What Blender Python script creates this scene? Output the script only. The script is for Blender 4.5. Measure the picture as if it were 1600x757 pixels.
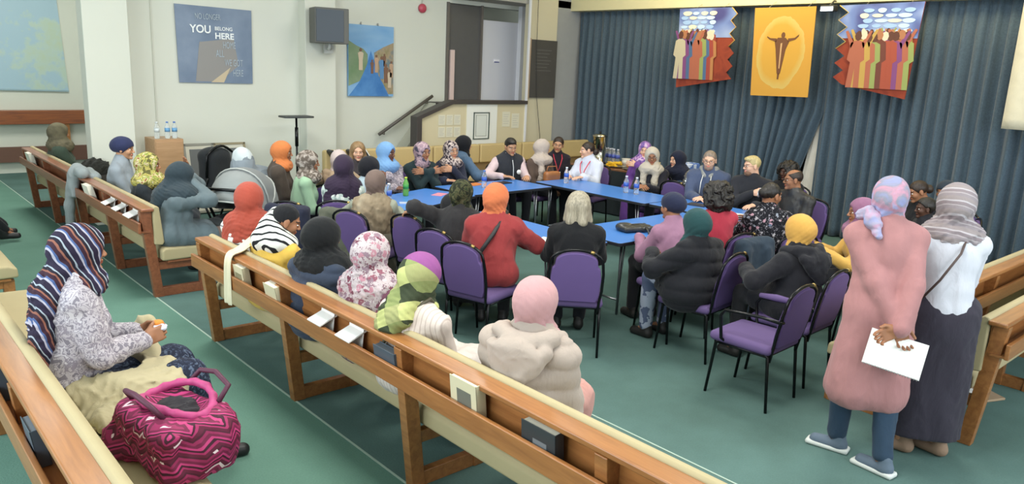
import bpy, bmesh, math, random
import numpy as np
from mathutils import Vector, Matrix, Euler
for _o in list(bpy.data.objects): bpy.data.objects.remove(_o)
S = bpy.context.scene
C = S.collection
PI = math.pi

# ------------------------------------------------------------------ camera, world, lights, exposure
cam_d = bpy.data.cameras.new('camera'); cam = bpy.data.objects.new('camera', cam_d); C.objects.link(cam)
cam_d.sensor_width = 36; cam_d.lens = 27.0; cam_d.clip_start = .05; cam_d.clip_end = 100
cx = Vector((.746, -.664, .044)); cy = Vector((-.115, -.195, -.974)); cz = Vector((.656, .722, -.222))
cz.normalize(); cx = (cx - cz*cx.dot(cz)).normalized(); cy = cz.cross(cx)
M = Matrix((cx, -cy, -cz)).transposed().to_4x4(); M.translation = (0, 0, 2.2)
cam.matrix_world = M
S.camera = cam
S.view_settings.view_transform = 'Standard'; S.view_settings.look = 'None'
S.view_settings.gamma = 1; S.view_settings.use_curve_mapping = False
S.view_settings.exposure = -0.04
W = bpy.data.worlds.new('world'); S.world = W; W.use_nodes = True
W.node_tree.nodes['Background'].inputs[0].default_value = (.86, .96, 1, 1)
W.node_tree.nodes['Background'].inputs[1].default_value = .78

def area(name, loc, rot, sx, sy, power, col=(1, 1, 1)):
    l = bpy.data.lights.new(name, 'AREA'); l.shape = 'RECTANGLE'; l.size = sx; l.size_y = sy
    l.energy = power; l.color = col
    o = bpy.data.objects.new(name, l); C.objects.link(o); o.location = loc; o.rotation_euler = rot
    return o
for i, (x, y) in enumerate([(2.5, 2.5), (2.5, 7.0), (6.6, 3.0), (6.6, 7.4), (2.6, 12.5)]):
    area('ceiling_lamp_light', (x, y, 4.42), (0, 0, 0), 1.5, 1.5, (135, 125, 95, 70, 120)[i], (1, .97, .90))
area('window_daylight', (-2.6, 4.0, 2.6), (0, -PI/2, 0), 2.2, 7.0, 350, (.86, .95, 1))
area('window_daylight', (5.0, -2.6, 2.7), (PI/2, 0, 0), 7.0, 2.2, 300, (.9, .96, 1))
area('stage_lamp_light', (9.7, 4.6, 4.15), (0, math.radians(-50), 0), .5, 6.0, 90, (1, .84, .5))

area('stage_lamp_light', (9.2, 7.5, 3.9), (0, math.radians(-95), 0), .3, 3.0, 22, (1, .85, .5))

# ------------------------------------------------------------------ materials
def lin(c):
    if isinstance(c, str):
        c = c.lstrip('#'); c = [int(c[i:i+2], 16)/255 for i in (0, 2, 4)]
    return tuple((v/12.92 if v <= .04045 else ((v+.055)/1.055)**2.4) for v in c[:3]) + (1,)
MC = {}
def _new(name):
    m = bpy.data.materials.new(name); m.use_nodes = True
    nt = m.node_tree; b = nt.nodes['Principled BSDF']
    return m, nt, b
def nd(nt, t, **k):
    n = nt.nodes.new(t)
    for a, v in k.items(): setattr(n, a, v)
    return n
def ramp(nt, fac, stops, interp='LINEAR'):
    r = nd(nt, 'ShaderNodeValToRGB'); r.color_ramp.interpolation = interp
    e = r.color_ramp.elements
    while len(e) < len(stops): e.new(.5)
    for i, (p, c) in enumerate(stops): e[i].position = p; e[i].color = lin(c)
    nt.links.new(fac, r.inputs[0]); return r.outputs[0]
def math_(nt, op, a, b=None):
    n = nd(nt, 'ShaderNodeMath', operation=op)
    for i, v in enumerate((a, b)):
        if v is None: continue
        if isinstance(v, (int, float)): n.inputs[i].default_value = v
        else: nt.links.new(v, n.inputs[i])
    return n.outputs[0]
def mix(nt, f, a, b, blend='MIX'):
    n = nd(nt, 'ShaderNodeMix', data_type='RGBA', blend_type=blend)
    for i, v in ((0, f), (6, a), (7, b)):
        if isinstance(v, (int, float)): n.inputs[i].default_value = v
        elif isinstance(v, (str, tuple)): n.inputs[i].default_value = lin(v) if isinstance(v, str) else v
        else: nt.links.new(v, n.inputs[i])
    return n.outputs[2]
def coords(nt, rot=(0, 0, 0), scale=(1, 1, 1)):
    t = nd(nt, 'ShaderNodeTexCoord'); m = nd(nt, 'ShaderNodeMapping')
    m.inputs['Rotation'].default_value = rot; m.inputs['Scale'].default_value = scale
    nt.links.new(t.outputs['Object'], m.inputs[0]); return m.outputs[0]
def noise(nt, co, scale, detail=3, rough=.5, dist=0):
    n = nd(nt, 'ShaderNodeTexNoise'); n.inputs['Scale'].default_value = scale
    n.inputs['Detail'].default_value = detail; n.inputs['Roughness'].default_value = rough
    n.inputs['Distortion'].default_value = dist
    nt.links.new(co, n.inputs['Vector']); return n.outputs['Fac']
def voro(nt, co, scale, feat='F1', out='Distance', rnd=1):
    n = nd(nt, 'ShaderNodeTexVoronoi', feature=feat); n.inputs['Scale'].default_value = scale
    if 'Randomness' in n.inputs: n.inputs['Randomness'].default_value = rnd
    nt.links.new(co, n.inputs['Vector']); return n.outputs[out]
def bump(nt, b, h, dist=.004, strength=.5):
    n = nd(nt, 'ShaderNodeBump'); n.inputs['Strength'].default_value = strength
    n.inputs['Distance'].default_value = dist
    nt.links.new(h, n.inputs['Height']); nt.links.new(n.outputs[0], b.inputs['Normal'])
def plain(name, col, rough=.6, metal=0, var=0.0, vs=8, bs=0, bd=.002, spec=None, trans=0, alpha=1, coat=0):
    key = (name, str(col), rough, metal, var, bs, trans)
    if key in MC: return MC[key]
    m, nt, b = _new(name)
    b.inputs['Base Color'].default_value = lin(col); b.inputs['Roughness'].default_value = rough
    b.inputs['Metallic'].default_value = metal
    if spec is not None: b.inputs['Specular IOR Level'].default_value = spec
    if trans: b.inputs['Transmission Weight'].default_value = trans; b.inputs['IOR'].default_value = 1.3
    if coat: b.inputs['Coat Weight'].default_value = coat
    co = coords(nt)
    if var:
        n = noise(nt, co, vs, 4); l = lin(col)
        a = tuple(min(1, v*(1+var)) for v in l[:3])+(1,); d = tuple(v*(1-var) for v in l[:3])+(1,)
        nt.links.new(mix(nt, n, d, a), b.inputs['Base Color'])
    if bs: bump(nt, b, noise(nt, co, bs, 3), bd)
    MC[key] = m; return m
def cloth(col, rough=.9, name='fabric', weave=140, var=.10, crease=True, sheen=.1):
    key = ('cl', str(col), rough, weave)
    if key in MC: return MC[key]
    m, nt, b = _new(name); l = lin(col); g_ = .3*l[0]+.6*l[1]+.1*l[2]; l = tuple(v*.88+g_*.12 for v in l[:3])+(1,)
    co = coords(nt)
    n = noise(nt, co, 9, 4)
    a = tuple(min(1, v*(1+var)) for v in l[:3])+(1,); d = tuple(v*(1-var) for v in l[:3])+(1,)
    nt.links.new(mix(nt, n, d, a), b.inputs['Base Color'])
    b.inputs['Roughness'].default_value = rough; b.inputs['Sheen Weight'].default_value = sheen
    b.inputs['Specular IOR Level'].default_value = .25
    cr = noise(nt, coords(nt, (.5, .3, .7), (1, 1, .45)), 16, 5, .55, .8) if crease else noise(nt, co, weave, 2)
    bump(nt, b, cr, .012 if crease else .002, .55)
    MC[key] = m; return m
def strands(name, col, dark, rough=.45):
    m, nt, b = _new(name); n = noise(nt, coords(nt, (0, 0, 0), (1, 1, .12)), 75, 4, .7, .5)
    nt.links.new(ramp(nt, n, [(.3, dark), (.7, col)]), b.inputs['Base Color']); b.inputs['Roughness'].default_value = rough
    bump(nt, b, n, .006, .7); return m
def finish(m, nt, b, col, rough=.88, cr=16):
    nt.links.new(col, b.inputs['Base Color']); b.inputs['Roughness'].default_value = rough
    b.inputs['Specular IOR Level'].default_value = .25
    bump(nt, b, noise(nt, coords(nt, (.5, .3, .7), (1, 1, .45)), cr, 5, .55, .8), .010, .5)
    return m
def striped(cols, freq, rot=(0, 0, 0), wob=.02, name='striped_fabric', rough=.88):
    """stripes along the z of the rotated object frame; cols = list of (width, colour)"""
    m, nt, b = _new(name); co = coords(nt, rot)
    sp = nd(nt, 'ShaderNodeSeparateXYZ'); nt.links.new(co, sp.inputs[0])
    n = noise(nt, co, 7, 2)
    v = math_(nt, 'MULTIPLY', math_(nt, 'ADD', sp.outputs[2], math_(nt, 'MULTIPLY', n, wob)), freq)
    f = math_(nt, 'FRACT', v)
    tot = sum(w for w, _ in cols); p = 0; st = []
    for w, c in cols: st.append((p/tot, c)); p += w
    return finish(m, nt, b, ramp(nt, f, st, 'CONSTANT'), rough)
def blotch(stops, scale, detail=2, dist=0, rot=(0, 0, 0), sc=(1, 1, 1), interp='CONSTANT', name='patterned_fabric', rough=.88, rg=.5):
    m, nt, b = _new(name)
    n = noise(nt, coords(nt, rot, sc), scale, detail, rg, dist)
    return finish(m, nt, b, ramp(nt, n, stops, interp), rough)
def floral(base, cols, scale=14, size=.33, leaf=None, name='floral_fabric'):
    m, nt, b = _new(name); co = coords(nt)
    wn = nd(nt, 'ShaderNodeTexNoise'); wn.inputs['Scale'].default_value = scale*1.6
    nt.links.new(co, wn.inputs['Vector'])
    vm = nd(nt, 'ShaderNodeVectorMath', operation='SCALE'); nt.links.new(wn.outputs['Color'], vm.inputs[0]); vm.inputs['Scale'].default_value = .05
    va = nd(nt, 'ShaderNodeVectorMath', operation='ADD'); nt.links.new(co, va.inputs[0]); nt.links.new(vm.outputs[0], va.inputs[1])
    vn = nd(nt, 'ShaderNodeTexVoronoi'); vn.inputs['Scale'].default_value = scale; nt.links.new(va.outputs[0], vn.inputs['Vector'])
    sp = nd(nt, 'ShaderNodeSeparateColor'); nt.links.new(vn.outputs['Color'], sp.inputs[0])
    k = len(cols); colr = ramp(nt, sp.outputs[0], [(i/k, c) for i, c in enumerate(cols)], 'CONSTANT')
    mask = math_(nt, 'LESS_THAN', vn.outputs['Distance'], size)
    heart = math_(nt, 'LESS_THAN', vn.outputs['Distance'], size*.3)
    bc = lin(base)
    if leaf:
        n = noise(nt, co, scale*2.2, 2, .5, 1.5)
        bc = mix(nt, math_(nt, 'GREATER_THAN', n, .60), bc, lin(leaf))
    c = mix(nt, mask, bc, colr); c = mix(nt, math_(nt, 'MULTIPLY', heart, .6), c, lin(base))
    return finish(m, nt, b, c)
def wood(c1, c2, rot=(0, 0, 0), rough=.35, name='varnished_wood'):
    key = ('wood', c1, c2, rot, rough)
    if key in MC: return MC[key]
    m, nt, b = _new(name)
    co = coords(nt, rot, (1.2, 14, 14))
    n = noise(nt, co, 2.2, 5, .6, .6)
    nt.links.new(ramp(nt, n, [(.3, c1), (.7, c2)]), b.inputs['Base Color'])
    b.inputs['Roughness'].default_value = rough; b.inputs['Coat Weight'].default_value = .35
    b.inputs['Coat Roughness'].default_value = .25
    bump(nt, b, n, .001, .3); MC[key] = m; return m

# ------------------------------------------------------------------ mesh helpers
def mesh_obj(name, me, mats, parent=None, smooth=False):
    for m in (mats if isinstance(mats, (list, tuple)) else [mats]): me.materials.append(m)
    if smooth: me.polygons.foreach_set('use_smooth', [True]*len(me.polygons))
    o = bpy.data.objects.new(name, me); C.objects.link(o)
    if parent: o.parent = parent
    return o
def obj(name, bm, mats, parent=None, smooth=False, bevel=0, seg=2, subsurf=0):
    me = bpy.data.meshes.new(name); bmesh.ops.recalc_face_normals(bm, faces=bm.faces)
    bm.to_mesh(me); bm.free()
    o = mesh_obj(name, me, mats, parent, smooth)
    if bevel:
        m = o.modifiers.new('bevel', 'BEVEL'); m.width = bevel; m.segments = seg; m.limit_method = 'ANGLE'
        m.angle_limit = math.radians(35)
        me.polygons.foreach_set('use_smooth', [True]*len(me.polygons))
        w = o.modifiers.new('normals', 'WEIGHTED_NORMAL')
    if subsurf:
        m = o.modifiers.new('sub', 'SUBSURF'); m.levels = subsurf; m.render_levels = subsurf
    return o
def BM(): return bmesh.new()
def box(bm, x0, x1, y0, y1, z0, z1, mi=0, mat=None):
    vs = [bm.verts.new((x, y, z)) for x in (x0, x1) for y in (y0, y1) for z in (z0, z1)]
    if mat is not None:
        for v in vs: v.co = mat @ v.co
    for f in ((0, 1, 3, 2), (4, 6, 7, 5), (0, 4, 5, 1), (2, 3, 7, 6), (0, 2, 6, 4), (1, 5, 7, 3)):
        fc = bm.faces.new([vs[i] for i in f]); fc.material_index = mi
    return vs
def prism(bm, pts, axis, a0, a1, mi=0):
    """polygon pts (2-D) extruded along axis ('x','y','z') from a0 to a1"""
    def P3(p, a):
        return {'x': (a, p[0], p[1]), 'y': (p[0], a, p[1]), 'z': (p[0], p[1], a)}[axis]
    A = [bm.verts.new(P3(p, a0)) for p in pts]; B = [bm.verts.new(P3(p, a1)) for p in pts]
    n = len(pts)
    f = bm.faces.new(A); f.material_index = mi
    f = bm.faces.new(B[::-1]); f.material_index = mi
    for i in range(n):
        f = bm.faces.new([A[i], B[i], B[(i+1) % n], A[(i+1) % n]]); f.material_index = mi
def tube(bm, path, r, seg=10, cap=True, mi=0, closed=False):
    pts = [Vector(p) for p in path]; n = len(pts)
    rs = r if isinstance(r, (list, tuple)) else [r]*n
    rings = []; prev = None
    for i, p in enumerate(pts):
        if closed: t = pts[(i+1) % n]-pts[i-1]
        else: t = pts[min(i+1, n-1)]-pts[max(i-1, 0)]
        t.normalize()
        if prev is None:
            u = t.orthogonal().normalized()
        else:
            u = (prev - t*prev.dot(t))
            u = u.normalized() if u.length > 1e-6 else t.orthogonal().normalized()
        prev = u; v = t.cross(u)
        rings.append([bm.verts.new(p+(u*math.cos(a)+v*math.sin(a))*rs[i]) for a in [2*PI*k/seg for k in range(seg)]])
    rng = range(n) if closed else range(n-1)
    for i in rng:
        A, B = rings[i], rings[(i+1) % n]
        for k in range(seg):
            f = bm.faces.new([A[k], A[(k+1) % seg], B[(k+1) % seg], B[k]]); f.material_index = mi; f.smooth = True
    if cap and not closed:
        f = bm.faces.new(rings[0][::-1]); f.material_index = mi
        f = bm.faces.new(rings[-1]); f.material_index = mi
def lathe(bm, prof, seg=16, c=(0, 0, 0), mi=0):
    rings = []
    for r, z in prof:
        rings.append([bm.verts.new((c[0]+r*math.cos(2*PI*k/seg), c[1]+r*math.sin(2*PI*k/seg), c[2]+z)) for k in range(seg)])
    for A, B in zip(rings, rings[1:]):
        for k in range(seg):
            f = bm.faces.new([A[k], A[(k+1) % seg], B[(k+1) % seg], B[k]]); f.material_index = mi; f.smooth = True
    if prof[0][0] > 1e-5: bm.faces.new(rings[0][::-1]).material_index = mi
    if prof[-1][0] > 1e-5: bm.faces.new(rings[-1]).material_index = mi
def arc(cx_, cy_, r, a0, a1, n):
    return [(cx_+r*math.cos(math.radians(a0+(a1-a0)*i/n)), cy_+r*math.sin(math.radians(a0+(a1-a0)*i/n))) for i in range(n+1)]
def roundrect(x0, x1, y0, y1, r, n=4):
    return arc(x1-r, y1-r, r, 0, 90, n)+arc(x0+r, y1-r, r, 90, 180, n)+arc(x0+r, y0+r, r, 180, 270, n)+arc(x1-r, y0+r, r, 270, 360, n)
def thing(name, label, cat, loc=(0, 0, 0), rz=0, group=None):
    o = bpy.data.objects.new(name, None); C.objects.link(o); o.empty_display_size = .1
    o.location = loc; o.rotation_euler = (0, 0, rz); o['label'] = label; o['category'] = cat
    if group: o['group'] = group
    return o
def tag(o, label, cat, group=None, loc=None, rz=None):
    o['label'] = label; o['category'] = cat
    if group: o['group'] = group
    if loc is not None: o.location = loc
    if rz is not None: o.rotation_euler = (0, 0, rz)
    return o
def struct(name, bm, m, **k):
    o = obj(name, bm, m, **k); o['kind'] = 'structure'; return o
def dup(root, loc, rz=0, label=None, group=None):
    r = root.copy(); C.objects.link(r); r.location = loc; r.rotation_euler = (0, 0, rz)
    if label: r['label'] = label
    if group: r['group'] = group
    for ch in list(root.children):
        c = ch.copy(); C.objects.link(c); c.parent = r
        for g in ch.children:
            d = g.copy(); C.objects.link(d); d.parent = c
    return r

# ------------------------------------------------------------------ implicit surfaces (cloth, bodies, soft things)
class Soft:
    """union of rounded cones and ellipsoids blended smoothly, meshed with surface nets"""
    def __init__(s, k=.03): s.p = []; s.sub = []; s.k = k; s.planes = []; s.disp = None; s.pad = .02; s.add = 0.
    def rc(s, a, b, r1, r2, k=None): s.p.append(('rc', np.array(a, float), np.array(b, float), r1, r2, s.k if k is None else k)); return s
    def el(s, c, r, R=None, k=None): s.p.append(('el', np.array(c, float), np.array(r, float), R, None, s.k if k is None else k)); return s
    def bx(s, c, h, rr=.01, R=None, k=None): s.p.append(('bx', np.array(c, float), np.array(h, float), R, rr, s.k if k is None else k)); return s
    def cut(s, c, r, R=None, k=.008): s.sub.append(('el', np.array(c, float), np.array(r, float), R, None, k)); return s
    def cutrc(s, a, b, r1, r2, k=.008): s.sub.append(('rc', np.array(a, float), np.array(b, float), r1, r2, k)); return s
    def plane(s, p, n): s.planes.append((np.array(p, float), np.array(n, float))); return s
    def _d(s, q, X):
        t, a, b, r1, r2, _ = q
        if t == 'rc':
            ba = (b-a).astype(np.float32); L2 = float(ba@ba) or 1e-9
            pa = X-a.astype(np.float32)
            h = np.clip((pa@ba)/L2, 0, 1)
            e = pa-h[..., None]*ba
            return np.sqrt((e*e).sum(-1))-(r1+(r2-r1)*h)
        if t == 'el':
            e = X-a.astype(np.float32)
            if r1 is not None: e = e@np.array(r1, np.float32)
            k0 = np.sqrt(((e/b.astype(np.float32))**2).sum(-1)); k1 = np.sqrt(((e/(b*b).astype(np.float32))**2).sum(-1))+1e-6
            return k0*(k0-1)/k1
        e = X-a.astype(np.float32)
        if r1 is not None: e = e@np.array(r1, np.float32)
        q_ = np.abs(e)-(b-r2).astype(np.float32)
        return np.sqrt((np.maximum(q_, 0)**2).sum(-1))+np.minimum(q_.max(-1), 0)-r2
    def ev(s, X):
        D = None
        for q in s.p:
            d = s._d(q, X)
            if D is None: D = d
            else:
                k = q[5]; h = np.clip(.5+.5*(D-d)/k, 0, 1); D = D*(1-h)+d*h-k*h*(1-h)
        if s.disp is not None: D = D+s.disp(X)
        D = D-s.add
        for q in s.sub:
            d = -s._d(q, X); k = q[5]; h = np.clip(.5+.5*(d-D)/k, 0, 1); D = D*(1-h)+d*h+k*h*(1-h)
        for p, n in s.planes: D = np.maximum(D, (X-p.astype(np.float32))@n.astype(np.float32))
        return D
    def bounds(s):
        lo = np.full(3, 1e9); hi = -lo
        for t, a, b, r1, r2, _ in s.p:
            if t == 'rc':
                lo = np.minimum(lo, np.minimum(a-r1, b-r2)); hi = np.maximum(hi, np.maximum(a+r1, b+r2))
            else:
                e = b if r1 is None else np.abs(np.array(r1))@b
                lo = np.minimum(lo, a-e); hi = np.maximum(hi, a+e)
        return lo-s.pad-s.add, hi+s.pad+s.add
    def net(s, h):
        lo, hi = s.bounds(); n = np.maximum(np.ceil((hi-lo)/h).astype(int)+1, 4)
        ax = [lo[i]+h*np.arange(n[i]) for i in range(3)]
        X = np.stack(np.meshgrid(*ax, indexing='ij'), -1).astype(np.float32)
        V = s.ev(X)
        V[0] = V[-1] = 1; V[:, 0] = V[:, -1] = 1; V[:, :, 0] = V[:, :, -1] = 1
        I = V < 0; nc = n-1
        acc = np.zeros(tuple(nc)+(3,), np.float32); cnt = np.zeros(tuple(nc), np.float32)
        cs = lambda a, o: a[o[0]:o[0]+nc[0], o[1]:o[1]+nc[1], o[2]:o[2]+nc[2]]
        for axx in range(3):
            o1, o2 = [(1, 2), (0, 2), (0, 1)][axx]
            for u in (0, 1):
                for v in (0, 1):
                    A = [0, 0, 0]; A[o1] = u; A[o2] = v; B = list(A); B[axx] = 1
                    va, vb = cs(V, A), cs(V, B); m = (va < 0) != (vb < 0)
                    t = np.where(m, va/np.where(m, va-vb, 1), 0)
                    acc[..., axx] += np.where(m, t, 0); acc[..., o1] += m*float(u); acc[..., o2] += m*float(v); cnt += m
        act = cnt > 0; idx = np.full(tuple(nc), -1); idx[act] = np.arange(act.sum())
        cell = np.argwhere(act)
        P = lo+h*(cell+acc[act]/cnt[act][:, None])
        F = []
        for axx in range(3):
            o1, o2 = [(1, 2), (2, 0), (0, 1)][axx]
            sl = [slice(1, nc[i]) for i in range(3)]; sl[axx] = slice(0, nc[axx])
            a = I[tuple(sl)]; s2 = list(sl); s2[axx] = slice(1, nc[axx]+1); b = I[tuple(s2)]
            g = np.argwhere(a != b)
            if not len(g): continue
            fl = a[tuple(g.T)]
            off = np.array([1 if i != axx else 0 for i in range(3)]); g = g+off
            def at(d1, d2):
                q = g.copy(); q[:, o1] -= d1; q[:, o2] -= d2; return idx[tuple(q.T)]
            q = np.stack([at(0, 0), at(1, 0), at(1, 1), at(0, 1)], 1)
            q[~fl] = q[~fl][:, ::-1]; F.append(q)
        return P.astype(np.float32), np.concatenate(F)
    def build(s, name, mat, h=.012, parent=None):
        P, F = s.net(h); return qobj(name, P, F, mat, parent)
def qmesh(name, P, F, MI=None):
    me = bpy.data.meshes.new(name); nf = len(F)
    me.vertices.add(len(P)); me.vertices.foreach_set('co', np.asarray(P, np.float32).ravel())
    me.loops.add(nf*4); me.loops.foreach_set('vertex_index', np.asarray(F, np.int32).ravel())
    me.polygons.add(nf); me.polygons.foreach_set('loop_start', np.arange(nf, dtype=np.int32)*4)
    if MI is not None: me.polygons.foreach_set('material_index', np.asarray(MI, np.int32))
    me.polygons.foreach_set('use_smooth', np.ones(nf, bool))
    me.update(calc_edges=True); return me
def qobj(name, P, F, mats, parent=None, MI=None):
    me = qmesh(name, P, F, MI)
    for m in (mats if isinstance(mats, (list, tuple)) else [mats]): me.materials.append(m)
    o = bpy.data.objects.new(name, me); C.objects.link(o)
    if parent: o.parent = parent
    return o
def wrinkle(seed, amp, f, stretch=(1, 1, .5)):
    """irregular cloth folds: warped ridges at two scales"""
    rg = np.random.RandomState(seed); D = rg.normal(size=(6, 3)); D /= np.linalg.norm(D, axis=1)[:, None]
    ph = rg.rand(6)*6.28; st = np.array(stretch)
    D = (D*st*f*rg.uniform(.6, 1.5, 6)[:, None]).astype(np.float32)
    def fn(X):
        a = np.sin(X@D[0]+ph[0]); b = np.sin(X@D[1]+ph[1]+1.5*a)
        c = np.sin(X@D[2]+ph[2]+1.2*b); d = np.sin(X@(D[3]*1.8)+ph[3]+a)
        e = np.sin(X@(D[4]*2.4)+ph[4]+2.2*c+.8*a); g = np.sin(X@(D[5]*3.3)+ph[5]+2.*b+1.2*d)
        m = .5+.5*b
        return (amp*(.5*b+.6*np.abs(c)-.3+.3*d-.75*(1-np.abs(e))**2*m-.45*(1-np.abs(g))**2*(1-.6*m)+.25)).astype(np.float32)
    return fn
# ------------------------------------------------------------------ people
SKIN = dict(dark='6b4432', deep='4f3225', mid='9a6a4c', tan='b98a6a', light='dcae92', pale='e6bda4')
_hc = {}
def head_mesh(h, masc):
    key = (h, masc)
    if key in _hc: return _hc[key]
    s = Soft(.02); s.pad = .01
    s.el((0, -.010, .026), (.074, .092, .086)); s.el((0, .024, -.05), (.054 if masc else .050, .058, .060), k=.035)
    s.rc((0, -.02, -.04), (0, -.035, -.14), .052, .056, k=.02)
    for x in (-1, 1):
        s.el((x*.034, .056, -.022), (.026, .026, .028)); s.rc((x*.008, .083, .024), (x*.040, .070, .027), .009, .010, k=.014)
    s.el((0, .076, -.088), (.022, .018, .017), k=.02)
    s.rc((0, .084, .014), (0, .104, -.020), .0065, .0105, k=.012)
    for x in (-1, 1): s.el((x*.0115, .095, -.024), (.0085, .010, .0075), k=.008)
    s.el((0, .0865, -.047), (.023, .0095, .0065), k=.006); s.el((0, .0855, -.058), (.019, .0095, .0072), k=.006)
    for x in (-1, 1):
        s.el((x*.076, -.004, .0), (.009, .019, .031), k=.008); s.el((x*.078, -.002, -.022), (.008, .011, .014), k=.006)
        s.cut((x*.031, .096, .006), (.017, .015, .011), k=.010)
    P, F = s.net(h)
    e = Soft(.001); e.pad = .003
    c = P[F].mean(1); mi = np.zeros(len(F), int)
    ax = np.abs(c[:, 0])
    mi[(np.abs(c[:, 2]+.0525) < .0115-.010*(ax/.026)**2) & (ax < .026) & (c[:, 1] > .078)] = 1
    mi[(np.abs(c[:, 2]-(.0285-.10*(ax-.03)**2*8)) < .0042) & (ax > .012) & (ax < .052) & (c[:, 1] > .05)] = 2
    VP, VF, VM = [P], [F], [mi]; n = len(P)
    for x in (-1, 1):
        q = Soft(.001); q.pad = .004; q.el((x*.031, .0745, .005), (.0125, .0112, .0060)); p, f = q.net(.0028)
        cc = p[f].mean(1); m = np.full(len(f), 3); m[np.hypot(cc[:, 0]-x*.031, cc[:, 2]-.005) < .0064] = 4
        VP.append(p); VF.append(f+n); VM.append(m); n += len(p)
    _hc[key] = (np.concatenate(VP), np.concatenate(VF), np.concatenate(VM)); return _hc[key]
_hd = {}
def hand_mesh(h, side, curl):
    """fingers along +Y, palm facing -Z, thumb on the side -side*X"""
    key = (h, side, curl)
    if key in _hd: return _hd[key]
    s = Soft(.008); s.pad = .006; t = -side
    s.bx((0, .045, 0), (.039, .045, .013), .012, k=.01); s.rc((0, -.045, .0), (0, .01, 0), .024, .024, k=.02)
    s.el((t*.022, .022, -.008), (.018, .03, .015), k=.01)
    for i, (x, L) in enumerate(((.031, .070), (.0105, .080), (-.0105, .075), (-.031, .058))):
        x *= t; sp = 1+.22*1
        a0 = math.radians(curl*.5+i*2); a1 = math.radians(curl*1.3+i*3); a2 = math.radians(curl*2.1+i*3)
        p0 = np.array((x, .082-.006*(i == 3), .0)); q = [p0]
        for l, a in ((L*.45, a0), (L*.30, a1), (L*.25, a2)):
            q.append(q[-1]+np.array((x*.16*l/.03*.1, math.cos(a)*l, -math.sin(a)*l)))
        r = [.0092, .0084, .0078, .0066]
        for j in range(3): s.rc(q[j], q[j+1], r[j], r[j+1], k=.003)
    s.rc((t*.030, .018, -.006), (t*.052, .050, -.012), .0125, .0105, k=.008)
    s.rc((t*.052, .050, -.012), (t*.058, .080, -.016-.0004*curl), .0098, .0082, k=.003)
    _hd[key] = s.net(h); return _hd[key]
def Rz(d): return np.array(Matrix.Rotation(math.radians(d), 3, 'Z'))
def Rx(d): return np.array(Matrix.Rotation(math.radians(d), 3, 'X'))
def Ry(d): return np.array(Matrix.Rotation(math.radians(d), 3, 'Y'))
def unit(v): v = np.array(v, float); return v/np.linalg.norm(v)
def elbow(Sh, Wr, a, b, hint):
    d = Wr-Sh; L = np.linalg.norm(d)
    if L > (a+b)*.995: Wr = Sh+d/L*(a+b)*.995; d = Wr-Sh; L = np.linalg.norm(d)
    x = (a*a-b*b+L*L)/(2*L); hgt = math.sqrt(max(a*a-x*x, 0)); u = d/L
    hv = np.array(hint, float); hv = hv-u*(hv@u); hv /= np.linalg.norm(hv)+1e-9
    return Sh+u*x+hv*hgt, Wr
HANDS = {   # wrist target (x is towards the outside of that arm), finger direction, palm normal, elbow hint
 'lap':   ((.08, .30, -.24), (-.5, .85, -.15), (0, 0, -1), (.6, -.5, -.8)),
 'table': ((.12, .40, -.02), (-.45, .9, -.05), (0, 0, -1), (.5, -.3, -1)),
 'clasp': ((.06, .40, -.02), (-.75, .6, .0), (-.1, -.3, -1), (.5, -.3, -1)),
 'fold':  ((-.05, .23, .10), (-.95, .15, .05), (0, -1, -.2), (.7, .2, -1)),
 'face':  ((.06, .17, .30), (-.2, .12, 1), (-.5, -1, 0), (1, .5, -1)),
 'chin':  ((.03, .20, .24), (-.3, -.3, 1), (-.4, -1, 0), (1, .5, -1)),
 'hold':  ((.07, .34, -.02), (-.3, 1, .15), (-1, 0, -.15), (.4, -.3, -1)),
 'seat':  ((.24, .08, -.28), (0, .8, -.5), (0, 0, -1), (1, -.6, 0)),
 'prop':  ((.22, .34, -.02), (-.8, .5, 0), (0, 0, -1), (1, -.3, -.5)),
 'back':  ((-.04, -.17, .0), (-.9, 0, -.35), (0, -1, .1), (1, -.7, 0)),
 'hang':  ((.27, .03, -.12), (0, .1, -1), (-1, 0, 0), (1, -.5, 0)),
}
PN = [0]; PD = {}
def hand_at(root, s_, off=(0, 0, 0)):
    m = Matrix.Translation(root.location)@root.rotation_euler.to_matrix().to_4x4()
    return m@(PD[root.name][s_][0]+Vector(off))
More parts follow.
